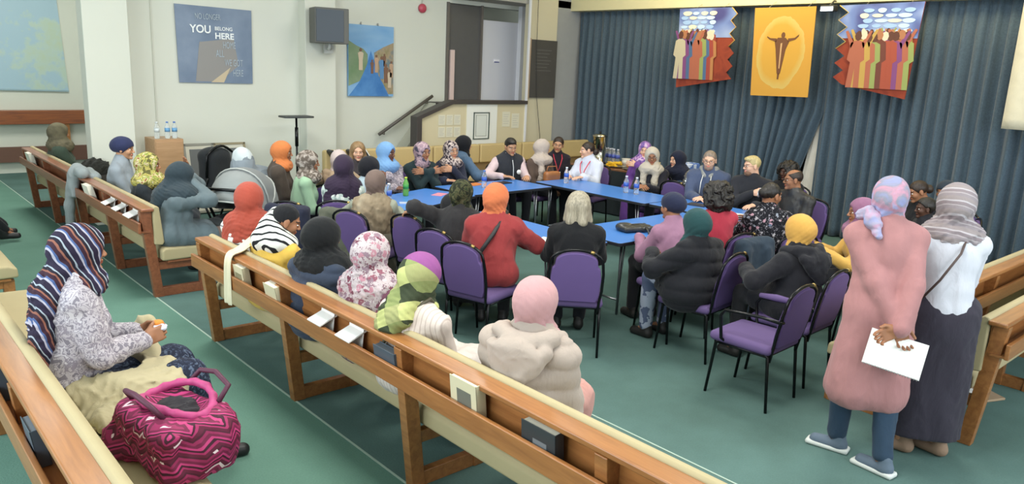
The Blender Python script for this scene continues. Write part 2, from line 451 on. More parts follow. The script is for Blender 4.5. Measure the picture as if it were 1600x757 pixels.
def person(label, hx, hy, zt, face, skin='dark', pose='sit', seat=.46, lean=6, side=0, w=1., hyaw=0, hpitch=6, hroll=0,
           arms=('lap', 'lap'), hijab=None, hair=None, top=None, low=None, shoe='22201f', glasses=None, beard=None,
           group=None, near=False, masc=False, legs=None, extra=None, sc=1.0, feet=(.10, .46), lab_extra=None, armoff=((0, 0, 0), (0, 0, 0)),
           curl=18, toes=0, legsplit=.10):
    PN[0] += 1; seed = PN[0]
    sit = pose == 'sit'
    hT = .012 if near else .016
    hlf = math.radians(lean); up = np.array((math.sin(math.radians(side)), math.sin(hlf), math.cos(hlf))); up = unit(up)
    if lean < 0: up = unit((up[0], math.sin(hlf), math.cos(hlf)))
    pz = seat+.105*sc if sit else zt*.555
    pel = np.array((0, 0, pz)); neckz = zt-.245*sc
    sl = (neckz-pz)/up[2]; neck = pel+up*sl
    hR = Rz(hyaw)@Rx(-hpitch)@Ry(hroll)
    hc = neck+np.array((0, .012, .03))*sc+(hR@np.array((0, .012, .090)))*sc
    shw = (.170 if masc else .143)*w*sc
    R3 = Rz(0)
    sh = {}
    for s_ in (-1, 1): sh[s_] = neck-up*.095*sc+np.array((s_*shw, -.005, 0))
    wid = .5+.5*w
    arm = {}
    for s_, nm, off in ((-1, arms[0], armoff[0]), (1, arms[1], armoff[1])):
        t, fd, pn, hint = HANDS[nm] if isinstance(nm, str) else nm
        bz = (seat+.32) if sit else pz+.02
        Wt = np.array((s_*t[0], t[1], bz+t[2]))+np.array(off)
        E, Wt = elbow(sh[s_], Wt, .275*sc, .245*sc, (s_*hint[0], hint[1], hint[2]))
        arm[s_] = (sh[s_], E, Wt, unit((s_*fd[0], fd[1], fd[2])), unit((s_*pn[0], pn[1], pn[2])))
    L = {}
    for s_ in (-1, 1):
        hip = pel+np.array((s_*.09*w, 0, -.015))
        if sit:
            kn = np.array((s_*legsplit*1.15, .43*sc, seat+.075)); an = np.array((s_*feet[0], feet[1]*sc, .085))
            if legs: kn = kn+np.array(legs[0]); an = an+np.array(legs[1])
        else:
            kn = np.array((s_*.10, .03, pz*.53)); an = np.array((s_*.10, -.02, .085))
            if legs: an = an+np.array(legs[0 if s_ < 0 else 1]); kn = kn+np.array(legs[0 if s_ < 0 else 1])*.5
        L[s_] = (hip, kn, an)
    root = thing('person', label, 'person', group=group)
    # ---- body: one surface of torso, arms and legs, with the head and the hands joined on
    b = Soft(.03)
    b.el(neck-up*.19, (.135*w, .085*wid, .17)); b.el(pel+up*.12, (.12*w, .09*wid, .14)); b.el(pel, (.14*w, .10, .10))
    b.rc(sh[-1], sh[1], .038, .038); b.rc(neck-up*.03, neck+np.array((0, .01, .05)), .052, .048)
    for s_ in (-1, 1):
        S_, E, Wt, fd, pn = arm[s_]; b.rc(S_, E, .038, .032); b.rc(E, Wt, .032, .024)
        hip, kn, an = L[s_]; b.rc(hip, kn, .072, .050); b.rc(kn, an, .048, .034); b.rc(an, an+np.array((0, .10, -.045)), .032, .025)
    P, F = b.net(.022); VP = [P]; VF = [F]; VM = [np.zeros(len(F), int)]; n = len(P)
    p, f, m = head_mesh(.0046 if near else .0056, masc)
    VP.append((p*sc)@hR.T+hc); VF.append(f+n); VM.append(m); n += len(p)
    for s_ in (-1, 1):
        S_, E, Wt, fd, pn = arm[s_]; z = -pn; z = unit(z-fd*(z@fd)); x = np.cross(fd, z)
        p, f = hand_mesh(.0042 if near else .0055, s_, curl)
        VP.append((p*sc)@np.stack((x, fd, z))+Wt+fd*.02); VF.append(f+n); VM.append(np.zeros(len(f), int)); n += len(p)
    sk = plain('skin', SKIN.get(skin, skin), .55, var=.06, vs=30, bs=120, bd=.0006)
    lk = lin(SKIN.get(skin, skin)); lipc = (min(1, lk[0]*.95), lk[1]*.55, lk[2]*.6)
    if ('lip', skin) not in MC:
        m_, nt_, b_ = _new('lips'); b_.inputs['Base Color'].default_value = lipc+(1,); b_.inputs['Roughness'].default_value = .45; MC[('lip', skin)] = m_
    qobj('body', np.concatenate(VP), np.concatenate(VF), [sk, MC[('lip', skin)], plain('eyebrow', '2a1d16' if not (hair or {}).get('light') else '8a6f4c', .8),
         plain('eye_white', 'e8e4de', .3), plain('iris', '2a1a12', .2)], root, np.concatenate(VM))
    H = lambda v: hc+hR@(np.array(v, float)*sc)
    # ---- garments
    top = dict(kind='fit', mat=None) | (top or {}); kind = top['kind']
    th = dict(fit=.010, loose=.018, puffer=.024, coat=.018).get(kind, .014)+top.get('add', 0)
    g = Soft(.035); g.pad = .03; g.add = th
    g.el(neck-up*.19, (.148*w, .105*wid, .185)); g.el(pel+up*.12, (.140*w, .118*wid, .16)); g.el(pel+np.array((0, 0, .01)), (.158*w, .125*wid, .115))
    if not masc: g.el(neck-up*.23+np.array((-.065*w, .075*wid, 0)), (.06, .055, .06)); g.el(neck-up*.23+np.array((.065*w, .075*wid, 0)), (.06, .055, .06))
    g.rc(sh[-1], sh[1], .047, .047)
    for s_ in (-1, 1): g.rc(neck-up*.02, sh[s_], .050, .046, k=.03)
    g.rc(neck-up*.03, neck+np.array((0, .005, .02)), .055, .046)
    sl_ = top.get('sleeve', 1)
    for s_ in (-1, 1):
        S_, E, Wt, fd, pn = arm[s_]; we = E+(Wt-E)*.97*sl_
        g.rc(S_, E, .047*wid, .040*wid, k=(.025 if sit else .012) if kind != 'puffer' else .055); g.rc(E, we, .040*wid, .030 if kind != 'puffer' else .034, k=.02)
    if top.get('long') and sit:
        for s_ in (-1, 1):
            hip, kn, an = L[s_]; g.rc(hip, hip+(kn-hip)*top['long'], .085, .075, k=.05)
        g.rc(pel, pel+np.array((0, .43*top['long'], .0)), .09, .07, k=.05)
    if not sit:
        hem = top.get('hem', .75)
        if hem < .75:
            for s_ in (-1, 1): g.rc(pel+np.array((s_*.05, 0, 0)), np.array((s_*.075, top.get('hemy', 0), hem+.10)), .105, top.get('flare', .13), k=.05)
        g.plane((0, 0, hem), (0, 0, -1))
    if top.get('spread'):   # coat skirts spread on the seat round the hips
        sx, sy, sz, ox = (tuple(top['spread'])+(0,))[:4]; g.el(pel+np.array((ox, sy*.2, -.03)), (sx, abs(sy), sz), k=.05)
    wr = wrinkle(seed, {'fit': .006, 'loose': .009, 'puffer': .005, 'coat': .009}.get(kind, .008)*(1 if sit else .8), 24 if sit else 32, (1, 1, .45) if sit else (1, 1, .16))
    if kind == 'puffer':
        per = top.get('band', .07)
        def dsp(X, wr=wr):
            t = X[..., 2]/per; return -.020*np.power(np.abs(np.sin(np.pi*t+.6*np.sin(X[..., 0]*5+X[..., 1]*4))), .45)+.013+wr(X)
        g.disp = dsp
    else: g.disp = wr
    if sit and not top.get('drop'): g.plane((0, 0, seat+.004), (0, 0, -1))
    elif sit: g.plane((0, 0, top['drop']), (0, 0, -1))
    ob = g.build(top.get('name', {'puffer': 'puffer_jacket', 'coat': 'coat', 'fit': 'sweater', 'loose': 'top'}[kind]), top['mat'], hT, root)
    if top.get('hood'):
        s = Soft(.03); s.pad = .03; s.add = .004; q0 = lambda x, y, z: neck+up*z+np.array((x, y, 0)); hb = top['hood']
        rim = [q0(-.075*w, .085, -.07), q0(-.125*w, .02, -.02), q0(-.115*w, -.07, .0), q0(-.05, -.125, -.01), q0(.05, -.125, -.01), q0(.115*w, -.07, .0), q0(.125*w, .02, -.02), q0(.075*w, .085, -.07)]
        for u, v in zip(rim, rim[1:]): s.rc(u, v, .036, .036, k=.015)
        oy = -.150-th; s.rc(q0(-.12*w, oy+.05, -.05), q0(0, oy, -.20*hb), .030, .034, k=.02); s.rc(q0(.12*w, oy+.05, -.05), q0(0, oy, -.20*hb), .030, .034, k=.02); s.el(q0(0, oy+.02, -.09), (.125*w, .045, .085*hb), k=.025)
        _h = wrinkle(seed+33, .008, 26, (1, 1, 1)); s.disp = _h; s.build('hood', top['mat'], .010, root)
    if top.get('vest'):
        v = Soft(.035); v.add = th+.018; v.pad = .03; v.disp = wr
        v.el(neck-up*.19, (.172*w, .112*wid, .185)); v.el(pel+up*.12, (.155*w, .124*wid, .16)); v.rc(sh[-1]*.92+sh[1]*.08, sh[1]*.92+sh[-1]*.08, .050, .050)
        for s_ in (-1, 1): v.rc(neck-up*.02, sh[s_]*.9+sh[-s_]*.1, .050, .046, k=.03)
        if top['vest'].get('dist'): 
            v.disp = wrinkle(seed+9, .010, 60, (1, 1, .5))
        v.plane((0, 0, pz-.02), (0, 0, -1)); v.cutrc(neck+np.array((0, .16, -.02)), neck+np.array((0, .15, -.30)), .045, .012)
        v.build('vest', top['vest']['mat'], hT, root)
    low = dict(kind='trousers', mat=cloth('1f2026')) | (low or {})
    q = Soft(.03); q.add = .012; q.pad = .02; q.disp = wrinkle(seed+50, .008, 20, (1, 1, .35))
    if low['kind'] == 'trousers':
        q.el(pel, (.150*w, .112, .105))
        for s_ in (-1, 1):
            hip, kn, an = L[s_]; q.rc(hip, kn, .080, .058); q.rc(kn, an+np.array((0, 0, .03)), .056, .045, k=.02)
        q.plane((0, 0, .05), (0, 0, -1))
    else:
        q.k = .10; fl = low.get('flare', 1.); q.el(pel-np.array((0, 0, .0 if sit else .06)), (.140*w, .110, .10))
        for s_ in (-1, 1):
            hip, kn, an = L[s_]
            if sit: q.rc(hip, kn, .088, .070, k=.08); q.rc(kn, an+np.array((0, 0, .0)), .075, .085*fl, k=.08)
            else: q.rc(hip, np.array((s_*.085*fl, (an[1])*.7, .14)), .12, .125*fl, k=.1)
        if sit: q.rc(np.array((0, .1, seat+.07)), np.array((0, .42, seat+.06)), .07, .06, k=.08); q.rc(np.array((0, .44, seat+.03)), np.array((0, .45, .12)), .06, .07, k=.08)
        q.plane((0, 0, low.get('hem', .06)), (0, 0, -1))
    q.build('trousers' if low['kind'] == 'trousers' else 'skirt', low['mat'], hT, root)
    for s_ in (-1, 1):
        hip, kn, an = L[s_]; z0 = an[2]-.085
        sh_ = Soft(.02); sh_.pad = .01
        tw = Rz(-s_*8+toes)
        f_ = lambda v: an+tw@np.array((v[0], v[1], v[2]))-np.array((0, 0, .085))
        sh_.rc(f_((0, -.03, .04)), f_((0, .115, .032)), .042, .038); sh_.rc(f_((0, -.02, .05)), f_((0, -.015, .10)), .042, .042)
        if low.get('boot'): sh_.rc(f_((0, -.01, .08)), an+(kn-an)*.45, .048, .058)
        sh_.plane(f_((0, 0, .004)), (0, 0, -1))
        so = sh_.build('shoe', shoe if not isinstance(shoe, str) else plain('shoe_leather', shoe, .5, bs=30), .010, root)
        if low.get('sole'):
            sl2 = Soft(.01); sl2.bx(f_((0, .043, .016)), (.046, .126, .015), .012, tw); sl2.build('sole', plain('rubber_sole', low['sole'], .7), .008, so)
    # ---- head covering or hair
    if hijab:
        st = hijab.get('style', 'wrap'); j = Soft(.022); j.pad = .02
        hv = hijab.get('vol', 1.)
        j.el(H((0, -.016, .024)), (.096*hv, .116*hv, .108*hv), hR, k=.03)
        if st == 'turban':
            j.p = []; j.el(H((0, -.020, .040)), (.094*hv, .112*hv, .092*hv), hR); j.el(H((0, -.085, .02)), (.066, .060, .062), hR, k=.03)
            j.cut(H((0, .085, -.045)), (.085, .09, .085), hR); 
        else:
            if hijab.get('bun', 1): j.el(H((0, -.085, -.005)), (.058, .050, .060), hR, k=.05)
            j.rc(H((0, -.012, -.045)), neck+np.array((0, .012, .015)), .084, .082, k=.03)
            j.rc(H((0, .035, -.098)), neck+np.array((0, .03, .0)), .050, .07, k=.03)
            dr = hijab.get('drape', 1.)
            if dr: j.el(neck+np.array((0, .030, -.030))-up*.01, (.150*w*dr+th*.45, .125*dr+th*.5, .075*dr+th*.7), k=.05)
            if st == 'cape':
                ln = hijab.get('len', .35); r2 = hijab.get('r', .17)
                c1 = neck-up*ln+np.array((0, 0, 0))
                j.rc(neck-up*.08+np.array((-.11*w, 0, 0)), c1+np.array((-.11*w, 0, 0)), .085, r2*.62, k=.07)
                j.rc(neck-up*.08+np.array((.11*w, 0, 0)), c1+np.array((.11*w, 0, 0)), .085, r2*.62, k=.07)
                j.rc(neck-up*.08, c1+np.array((0, .0, 0)), .13, r2*.8, k=.07)
                j.plane(neck-up*ln, -up)
            if st == 'shawl':
                for s_ in hijab.get('ends', (-1, 1)):
                    a_ = neck+np.array((s_*.075, .085, -.03)); e_ = neck-up*hijab.get('len', .40)+np.array((s_*.085, .135, 0))
                    j.rc(a_, (a_+e_)/2+np.array((0, .03, 0)), .042, .045, k=.03); j.rc((a_+e_)/2+np.array((0, .03, 0)), e_, .045, .045, k=.02)
            if st == 'tail':   # loose end hanging down the back
                bx_ = hijab.get('bx', 0)
                a_ = H((0, -.075, -.05)); e_ = neck-up*hijab.get('len', .35)+np.array((bx_, -.15, 0))
                m_ = neck-up*.06+np.array((bx_*.5, -.125, 0)); tr = hijab.get('tr', .055)
                for dx in (-.045, 0, .045): j.rc(a_+np.array((dx*.6, 0, 0)), m_+np.array((dx, 0, 0)), .05, tr*.8, k=.02); j.rc(m_+np.array((dx, 0, 0)), e_+np.array((dx*.8, 0, 0)), tr*.8, tr*.6, k=.02)
            j.cut(H((0, .112, -.012)), (.060, .072, .080), hR, k=.012)
        fs = hijab.get('fold', 1.)
        hcc = hc.astype(np.float32); n2 = wrinkle(seed+100, .0062*fs, 28, (1, 1, 1)); hRT = hR.astype(np.float32)
        def dj(X):
            Y = (X-hcc)@hRT; lowf = np.clip((-Y[..., 2]+.02)/.12, 0, 1)
            r_ = np.sin(Y[..., 2]*85+Y[..., 1]*55+2.2*np.sin(Y[..., 0]*22+seed))
            return n2(X)*(.26+lowf)+.0056*fs*(.5-np.abs(r_))*(.22+lowf)
        j.disp = dj
        if hijab.get('sub'): [j.cut(*a) for a in hijab['sub']]
        j.build('head_wrap' if st == 'turban' else 'hijab', hijab['mat'], .0085 if near else .011, root)
    if hair:
        st = hair['style']; a = Soft(.02); a.pad = .02; amp, fr = .0022, 120
        mat = hair['mat']
        if st in ('short', 'bald', 'fade'):
            a.el(H((0, -.014, .036)), (.080, .094, .086), hR)
            a.cut(H((0, .085, -.02)), (.10, .085, .085), hR, k=.006)
            for s_ in (-1, 1): a.cut(H((s_*.095, .0, -.03)), (.04, .035, .05), hR, k=.006)
            a.cutrc(H((0, -.06, -.10)), H((0, -.12, -.10)), .045, .06)
            if st == 'bald': a.cut(H((0, .02, .13)), (.068, .10, .075), hR)
            if st == 'fade': a.el(H((0, .015, .088)), (.062, .080, .034), hR, k=.02)
        elif st == 'bob':
            a.el(H((0, -.018, .030)), (.094, .106, .100), hR)
            for s_ in (-1, 1): a.rc(H((s_*.062, -.015, -.01)), H((s_*.086, .008, -.105)), .040, .034, k=.03); a.rc(H((s_*.03, -.06, .0)), H((s_*.045, -.068, -.115)), .055, .045, k=.04)
            a.cut(H((0, .100, -.025)), (.062, .075, .105), hR)
        elif st == 'bun':
            a.el(H((0, -.014, .034)), (.080, .096, .086), hR); a.el(H(hair.get('bun', (0, -.115, -.01))), (.050, .045, .05), hR, k=.02)
            a.cut(H((0, .088, -.025)), (.088, .080, .085), hR)
            for s_ in (-1, 1): a.cut(H((s_*.095, .0, -.03)), (.04, .035, .05), hR, k=.006)
        elif st == 'curly':
            a.el(H((0, -.03, .015)), (.135, .135, .125), hR); a.el(H((0, -.05, -.07)), (.14, .11, .09), hR, k=.05); amp, fr = .016, 55
            a.cut(H((0, .125, -.03)), (.065, .085, .095), hR)
        elif st == 'long':
            a.el(H((0, -.016, .030)), (.088, .102, .096), hR)
            a.rc(H((0, -.05, .0)), neck-up*hair.get('len', .2)+np.array((0, -.12, 0)), .085, .05, k=.04)
            for s_ in (-1, 1): a.rc(H((s_*.07, -.015, .0)), H((s_*.085, -.01, -.13)), .028, .022, k=.03)
            a.cut(H((0, .098, -.025)), (.064, .075, .10), hR)
        a.disp = wrinkle(seed+7, amp, fr, (1.6, 1.6, .25) if st != 'curly' else (1, 1, 1))
        a.build('hair', mat, .0065 if st == 'curly' or near else .008, root)
    if beard:
        a = Soft(.015); a.el(H((0, .050, -.078)), (.054, .046, .042), hR); a.cut(H((0, .098, -.050)), (.030, .02, .014), hR); a.cut(H((0, .02, .02)), (.09, .12, .065), hR)
        a.disp = wrinkle(seed, .0015, 200); a.build('beard', beard, .006, root)
    if glasses:
        bm = BM()
        for s_ in (-1, 1):
            tube(bm, [H((s_*.031+.021*math.cos(t), .098-.12*(.021*math.cos(t)*s_+.031-.031)**1*.1, .003+.016*math.sin(t))) for t in [2*PI*k/14 for k in range(14)]], .0018, 5, closed=True)
            tube(bm, [H((s_*.052, .096, .006)), H((s_*.074, .05, .006)), H((s_*.080, -.01, .004))], .0017, 5)
        tube(bm, [H((-.010, .100, .006)), H((0, .102, .008)), H((.010, .100, .006))], .0017, 5)
        obj('glasses', bm, plain('glasses_frame', glasses, .3, .6), root)
    if extra: extra(root, dict(H=H, neck=neck, up=up, pel=pel, arm=arm, sh=sh, w=w, wid=wid, L=L, th=th))
    # ---- stand the person where the head belongs
    ht = hc+hR@np.array((0, -.012, 0)); r = math.radians(face-90)
    root.rotation_euler = (0, 0, r)
    PD[root.name] = {s_: (Vector(arm[s_][2]+arm[s_][3]*.075), Vector(arm[s_][3])) for s_ in (-1, 1)}
    root.location = (hx-(ht[0]*math.cos(r)-ht[1]*math.sin(r)), hy-(ht[0]*math.sin(r)+ht[1]*math.cos(r)), 0)
    return root
# ------------------------------------------------------------------ the room
wallpaint = plain('wall_paint', 'd2d5ca', .85, var=.03, vs=1.2, bs=60, bd=.001)
cream = plain('cream_panel_paint', 'd0c6a6', .8, var=.03, vs=2)
white = plain('white_paint', 'dcdcda', .6, var=.02)
darkwood = plain('dark_trim', '45403e', .5, var=.1)
pewwood = wood('87562e', 'a8713f', name='pew_wood'); pewwood2 = wood('74402a', '96562f', name='pew_wood_dark')
pewwoody = wood('87562e', 'a8713f', (0, PI/2, 0), name='pew_post_wood')

def carpet():
    m, nt, b = _new('green_carpet'); co = coords(nt)
    sp = nd(nt, 'ShaderNodeSeparateXYZ'); nt.links.new(co, sp.inputs[0])
    n = noise(nt, co, 1.3, 4, .6); n2 = noise(nt, co, 90, 3, .7)
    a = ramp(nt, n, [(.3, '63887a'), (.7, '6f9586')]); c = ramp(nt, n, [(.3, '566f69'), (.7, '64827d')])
    f = math_(nt, 'GREATER_THAN', sp.outputs[0], 2.125)  # darker beyond the seam: shade around the pews put into the carpet colour
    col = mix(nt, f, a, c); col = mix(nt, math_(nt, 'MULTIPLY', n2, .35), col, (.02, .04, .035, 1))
    nt.links.new(col, b.inputs['Base Color']); b.inputs['Roughness'].default_value = .95
    b.inputs['Specular IOR Level'].default_value = .1
    bump(nt, b, n2, .004, .6); return m
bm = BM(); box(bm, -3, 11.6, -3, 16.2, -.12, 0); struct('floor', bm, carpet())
for i, x in enumerate((2.125, 3.562)):
    bm = BM(); box(bm, x-.006, x+.006, -2.9, 15.7 if i == 0 else 9.0, .0, .004)
    struct('trim_%d' % (i+1), bm, plain('carpet_seam_strip', 'a9bdb0', .5))
bm = BM(); box(bm, -3, 11.6, -3, 16.2, 4.5, 4.6); struct('ceiling', bm, plain('ceiling_paint', 'e2e2dc', .9))
# walls: banner wall, deeper map wall behind the pews, stage wall behind the curtains, side wall, wall behind the camera
def wall_box(name, *a, m=wallpaint):
    bm = BM(); box(bm, *a); return struct(name, bm, m)
wall_box('wall_left', 2.95, 8.28, 11.0, 11.2, 0, 4.5); wall_box('wall_behind_pillar', 2.95, 3.02, 10.84, 11.0, 0, 4.5)
bm = BM()
box(bm, 8.28, 10.2, 11.0, 11.2, 3.23, 4.5); box(bm, 8.28, 10.2, 11.0, 11.2, 0, 1.52)
struct('wall_back', bm, wallpaint)
wall_box('wall_far', -3, 3.9, 15.8, 16.0, 0, 4.5)
wall_box('wall_recess', 3.8, 3.9, 11.2, 15.8, 0, 4.5)
wall_box('wall_stage', 11.25, 11.45, -3, 11.2, 0, 4.5, m=plain('stage_wall_paint', '6f7478', .9))
wall_box('wall_side', -3.2, -3.0, -3, 16, 0, .9)
bm = BM(); box(bm, -3.2, -3.0, -3, 16, 3.9, 4.5); struct('wall_side_upper', bm, wallpaint)
wall_box('wall_rear', -3, 11.6, -3.2, -3.0, 0, .9)
# pillars
for nm, x0, x1, y0, y1 in (('pillar_1', 2.50, 3.02, 10.6, 10.84), ('pillar_2', 5.50, 6.0, 10.78, 11.05)):
    bm = BM(); box(bm, x0, x1, y0, y1, 0, 4.5); struct(nm, bm, wallpaint, bevel=.01)
bm = BM(); box(bm, 3.405, 3.425, 10.985, 11.0, .9, 4.5); struct('trim_3', bm, plain('conduit', 'c4c6ba', .6))
# grey return next to the curtain
wall_box('wall_return', 10.27, 11.3, 10.36, 11.2, 0, 4.5, m=plain('grey_paint', '9b9ea0', .85, var=.05))
# stage bulkhead above the curtains
bulk = plain('bulkhead_paint', 'd6cfa8', .8, var=.02)
bm = BM(); box(bm, 10.62, 11.3, -3, 10.6, 3.26, 4.5); struct('wall_bulkhead', bm, bulk)
bm = BM(); box(bm, 8.30, 10.9, 10.36, 10.99, 3.30, 3.42); struct('trim_5', bm, plain('grey_beam', 'a7a6a0', .8))
# dado shelf and skirting of the map wall
bm = BM(); box(bm, -3, 3.66, 15.62, 15.8, .86, 1.10); struct('trim_6', bm, pewwood2, bevel=.008)
bm = BM(); box(bm, -3, 3.7, 15.70, 15.8, .20, .46); struct('baseboard_far', bm, plain('brown_skirting', '6b4c40', .6))
bm = BM(); box(bm, 3.28, 3.36, 15.64, 15.78, .0, .87, ); struct('trim_7', bm, pewwoody)
# stair enclosure: cream boxed panel with a dark capping, landing opening with door and screen
pp = [(7.19, .0), (7.19, 1.33), (7.86, 1.57), (9.55, 1.57), (9.55, 0)]
bm = BM(); prism(bm, pp, 'y', 10.30, 10.40); struct('wall_stair_panel', bm, cream)
bm = BM()
cap = [(7.14, .0), (7.14, 1.36), (7.85, 1.625), (9.54, 1.625), (9.54, 1.565), (7.87, 1.565), (7.24, 1.33), (7.24, 0)]
prism(bm, cap, 'y', 10.24, 10.43); struct('trim_8', bm, darkwood, bevel=.006)
bm = BM(); box(bm, 7.86, 11.2, 10.42, 12.2, 1.50, 1.56); struct('floor_landing', bm, darkwood)
bm = BM(); prism(bm, [(6.9, .35), (7.85, 1.55), (7.85, 0), (6.6, 0)], 'y', 10.72, 10.99); struct('wall_stairs', bm, plain('stair_shade_grey', 'b4b4a6', .85))  # grey tone paints in the shade below the handrail
bm = BM(); box(bm, 9.52, 9.56, 10.28, 10.31, .8, 4.4); struct('trim_9', bm, plain('white_post', 'e2e4ea', .5))
bm = BM(); box(bm, 9.90, 10.20, 10.9, 11.0, 1.55, 4.4); struct('trim_10', bm, plain('white_post', 'e2e4ea', .5))
# opening: back room wall
bm = BM(); box(bm, 7.6, 11.6, 12.2, 12.3, 1.5, 4.5); struct('wall_landing', bm, plain('landing_wall', 'b9b9a8', .8))
dr = BM(); box(dr, 8.29, 9.02, 11.02, 11.07, 1.56, 3.22)
d = struct('door_1', dr, plain('dark_door', '5a5a5a', .45, var=.05), bevel=.005)
bm = BM(); box(bm, 8.33, 8.42, 10.965, 11.015, 1.56, 2.45); obj('push_plate', bm, plain('pale_pink_plate', 'd9c2bc', .4), d, bevel=.004)
bm = BM(); box(bm, 8.24, 8.29, 10.97, 11.1, 1.56, 3.24); box(bm, 9.0, 9.04, 10.97, 11.1, 1.56, 3.24); obj('door_frame', bm, plain('dark_frame', '6a6560', .5), d)
bm = BM(); box(bm, 9.05, 10.18, 11.00, 11.03, 1.56, 3.00)
wb = obj('projection_screen', bm, plain('screen_white', 'ccced6', .5)); tag(wb, 'large plain pale grey-white board standing in the landing opening', 'board')
bm = BM(); box(bm, 9.34, 9.47, 10.985, 11.0, 2.27, 2.33); sg = obj('sign', bm, plain('paper', 'e8e8ee', .6), wb)
bm = BM(); box(bm, 9.34, 9.46, 10.980, 10.985, 2.272, 2.288); obj('sign_stripe', bm, plain('sign_blue', '46508c', .6), sg)
# ------------------------------------------------------------------ curtains
def curtain(name, label, y0, y1, z0, z1, x, pinch=None, seed=0):
    rg = random.Random(seed); n = int(abs(y1-y0)/.020); m = 26; P = []; F = []
    ph = [0]
    for i in range(n): ph.append(ph[-1]+rg.uniform(.45, 1.15))
    for j in range(m+1):
        t = j/m; z = z1+(z0-z1)*t
        for i in range(n+1):
            u = i/n; y = y0+(y1-y0)*u
            if pinch: y = pinch(y, t)
            a = .018+.040*min(1, t*3+.15)
            P.append((x+a*math.sin(ph[i]+.5*math.sin(t*2+i*.03))+.012*math.sin(ph[i]*2.3+t), y, z))
    for j in range(m):
        for i in range(n):
            a = j*(n+1)+i; F.append((a, a+1, a+n+2, a+n+1))
    m_ = MC.get('curt')
    if not m_:
        m_, nt, b = _new('curtain_fabric'); co = coords(nt); n1 = noise(nt, co, 45, 4, .7)
        nt.links.new(ramp(nt, n1, [(.3, '394a58'), (.7, '4d6170')]), b.inputs['Base Color']); b.inputs['Roughness'].default_value = .8
        b.inputs['Sheen Weight'].default_value = .3; MC['curt'] = m_
    o = qobj(name, P, F, m_); s = o.modifiers.new('thickness', 'SOLIDIFY'); s.thickness = .006
    return tag(o, label, 'curtain', 'stage curtains')
curtain('curtain', 'long blue pleated stage curtain left of the white tied drape', 10.32, 5.36, .015, 3.27, 10.86,
        pinch=lambda y, t: y+max(0, (t-.45))*1.0*max(0, 1-(y-5.36)/1.3), seed=1)
curtain('curtain', 'blue pleated stage curtain right of the white tied drape', 5.42, -1.5, .015, 3.27, 10.84, seed=2)
bm = BM(); tube(bm, [(10.86, 10.45, 3.285), (10.86, -1.5, 3.285)], .015, 8); tag(obj('curtain_rail', bm, plain('rail_metal', '8a8a86', .4, .6)), 'thin metal rail along the top of the stage curtains', 'rail')
# white drape in the gap, drawn aside
P = []; F = []
for j in range(21):
    t = j/20; z = 3.2-3.15*t
    for i in range(13):
        u = i/12; y = 5.36+.25*max(0, t-.35)**.9*1.1+ (u-.5)*(.10+.25*t); P.append((10.93+.02*math.sin(u*22), y, z))
for j in range(20):
    for i in range(12): a = j*13+i; F.append((a, a+1, a+14, a+13))
o = qobj('white_drape', P, F, cloth('d6d0c4')); o.modifiers.new('t', 'SOLIDIFY').thickness = .006
tag(o, 'white drape hanging in the gap between the blue stage curtains', 'curtain')
# box and device in the gap
# ------------------------------------------------------------------ hanging banners
def figure2d(bm, x, y, z, h, mi, arms=0, w=1.):
    """a painted standing figure: flat relief on the banner plane (y,z), looking -x"""
    def pr(pts): prism(bm, pts, 'x', x-.0035, x, mi)
    pr([(y+h*w*px, z+h*pz) for px, pz in ((-.13, 0), (-.10, .45), (-.17, .50), (-.13, .80), (-.05, .84), (.05, .84), (.13, .80), (.17, .50), (.10, .45), (.13, 0), (.02, 0), (0, .35), (-.02, 0))])
    if arms:
        for s_ in (-1, 1): pr([(y+s_*h*w*a, z+h*b_) for a, b_ in ((.08, .80), (.22, 1.02), (.26, 1.0), (.12, .70))][::s_])
def heads(bm, x, y, z, h, mi, w=1.): prism(bm, [(y+h*.075*math.cos(a)*w, z+h*.92+h*.085*math.sin(a)) for a in [2*PI*k/8 for k in range(8)]], 'x', x-.0045, x, mi)
def cloudy(bm, x, y, z, rx, rz, mi): prism(bm, [(y+rx*math.cos(a)*(1+.08*math.sin(3*a)), z+rz*math.sin(a)) for a in [2*PI*k/16 for k in range(16)]], 'x', x-.003, x, mi)
X0 = 10.40
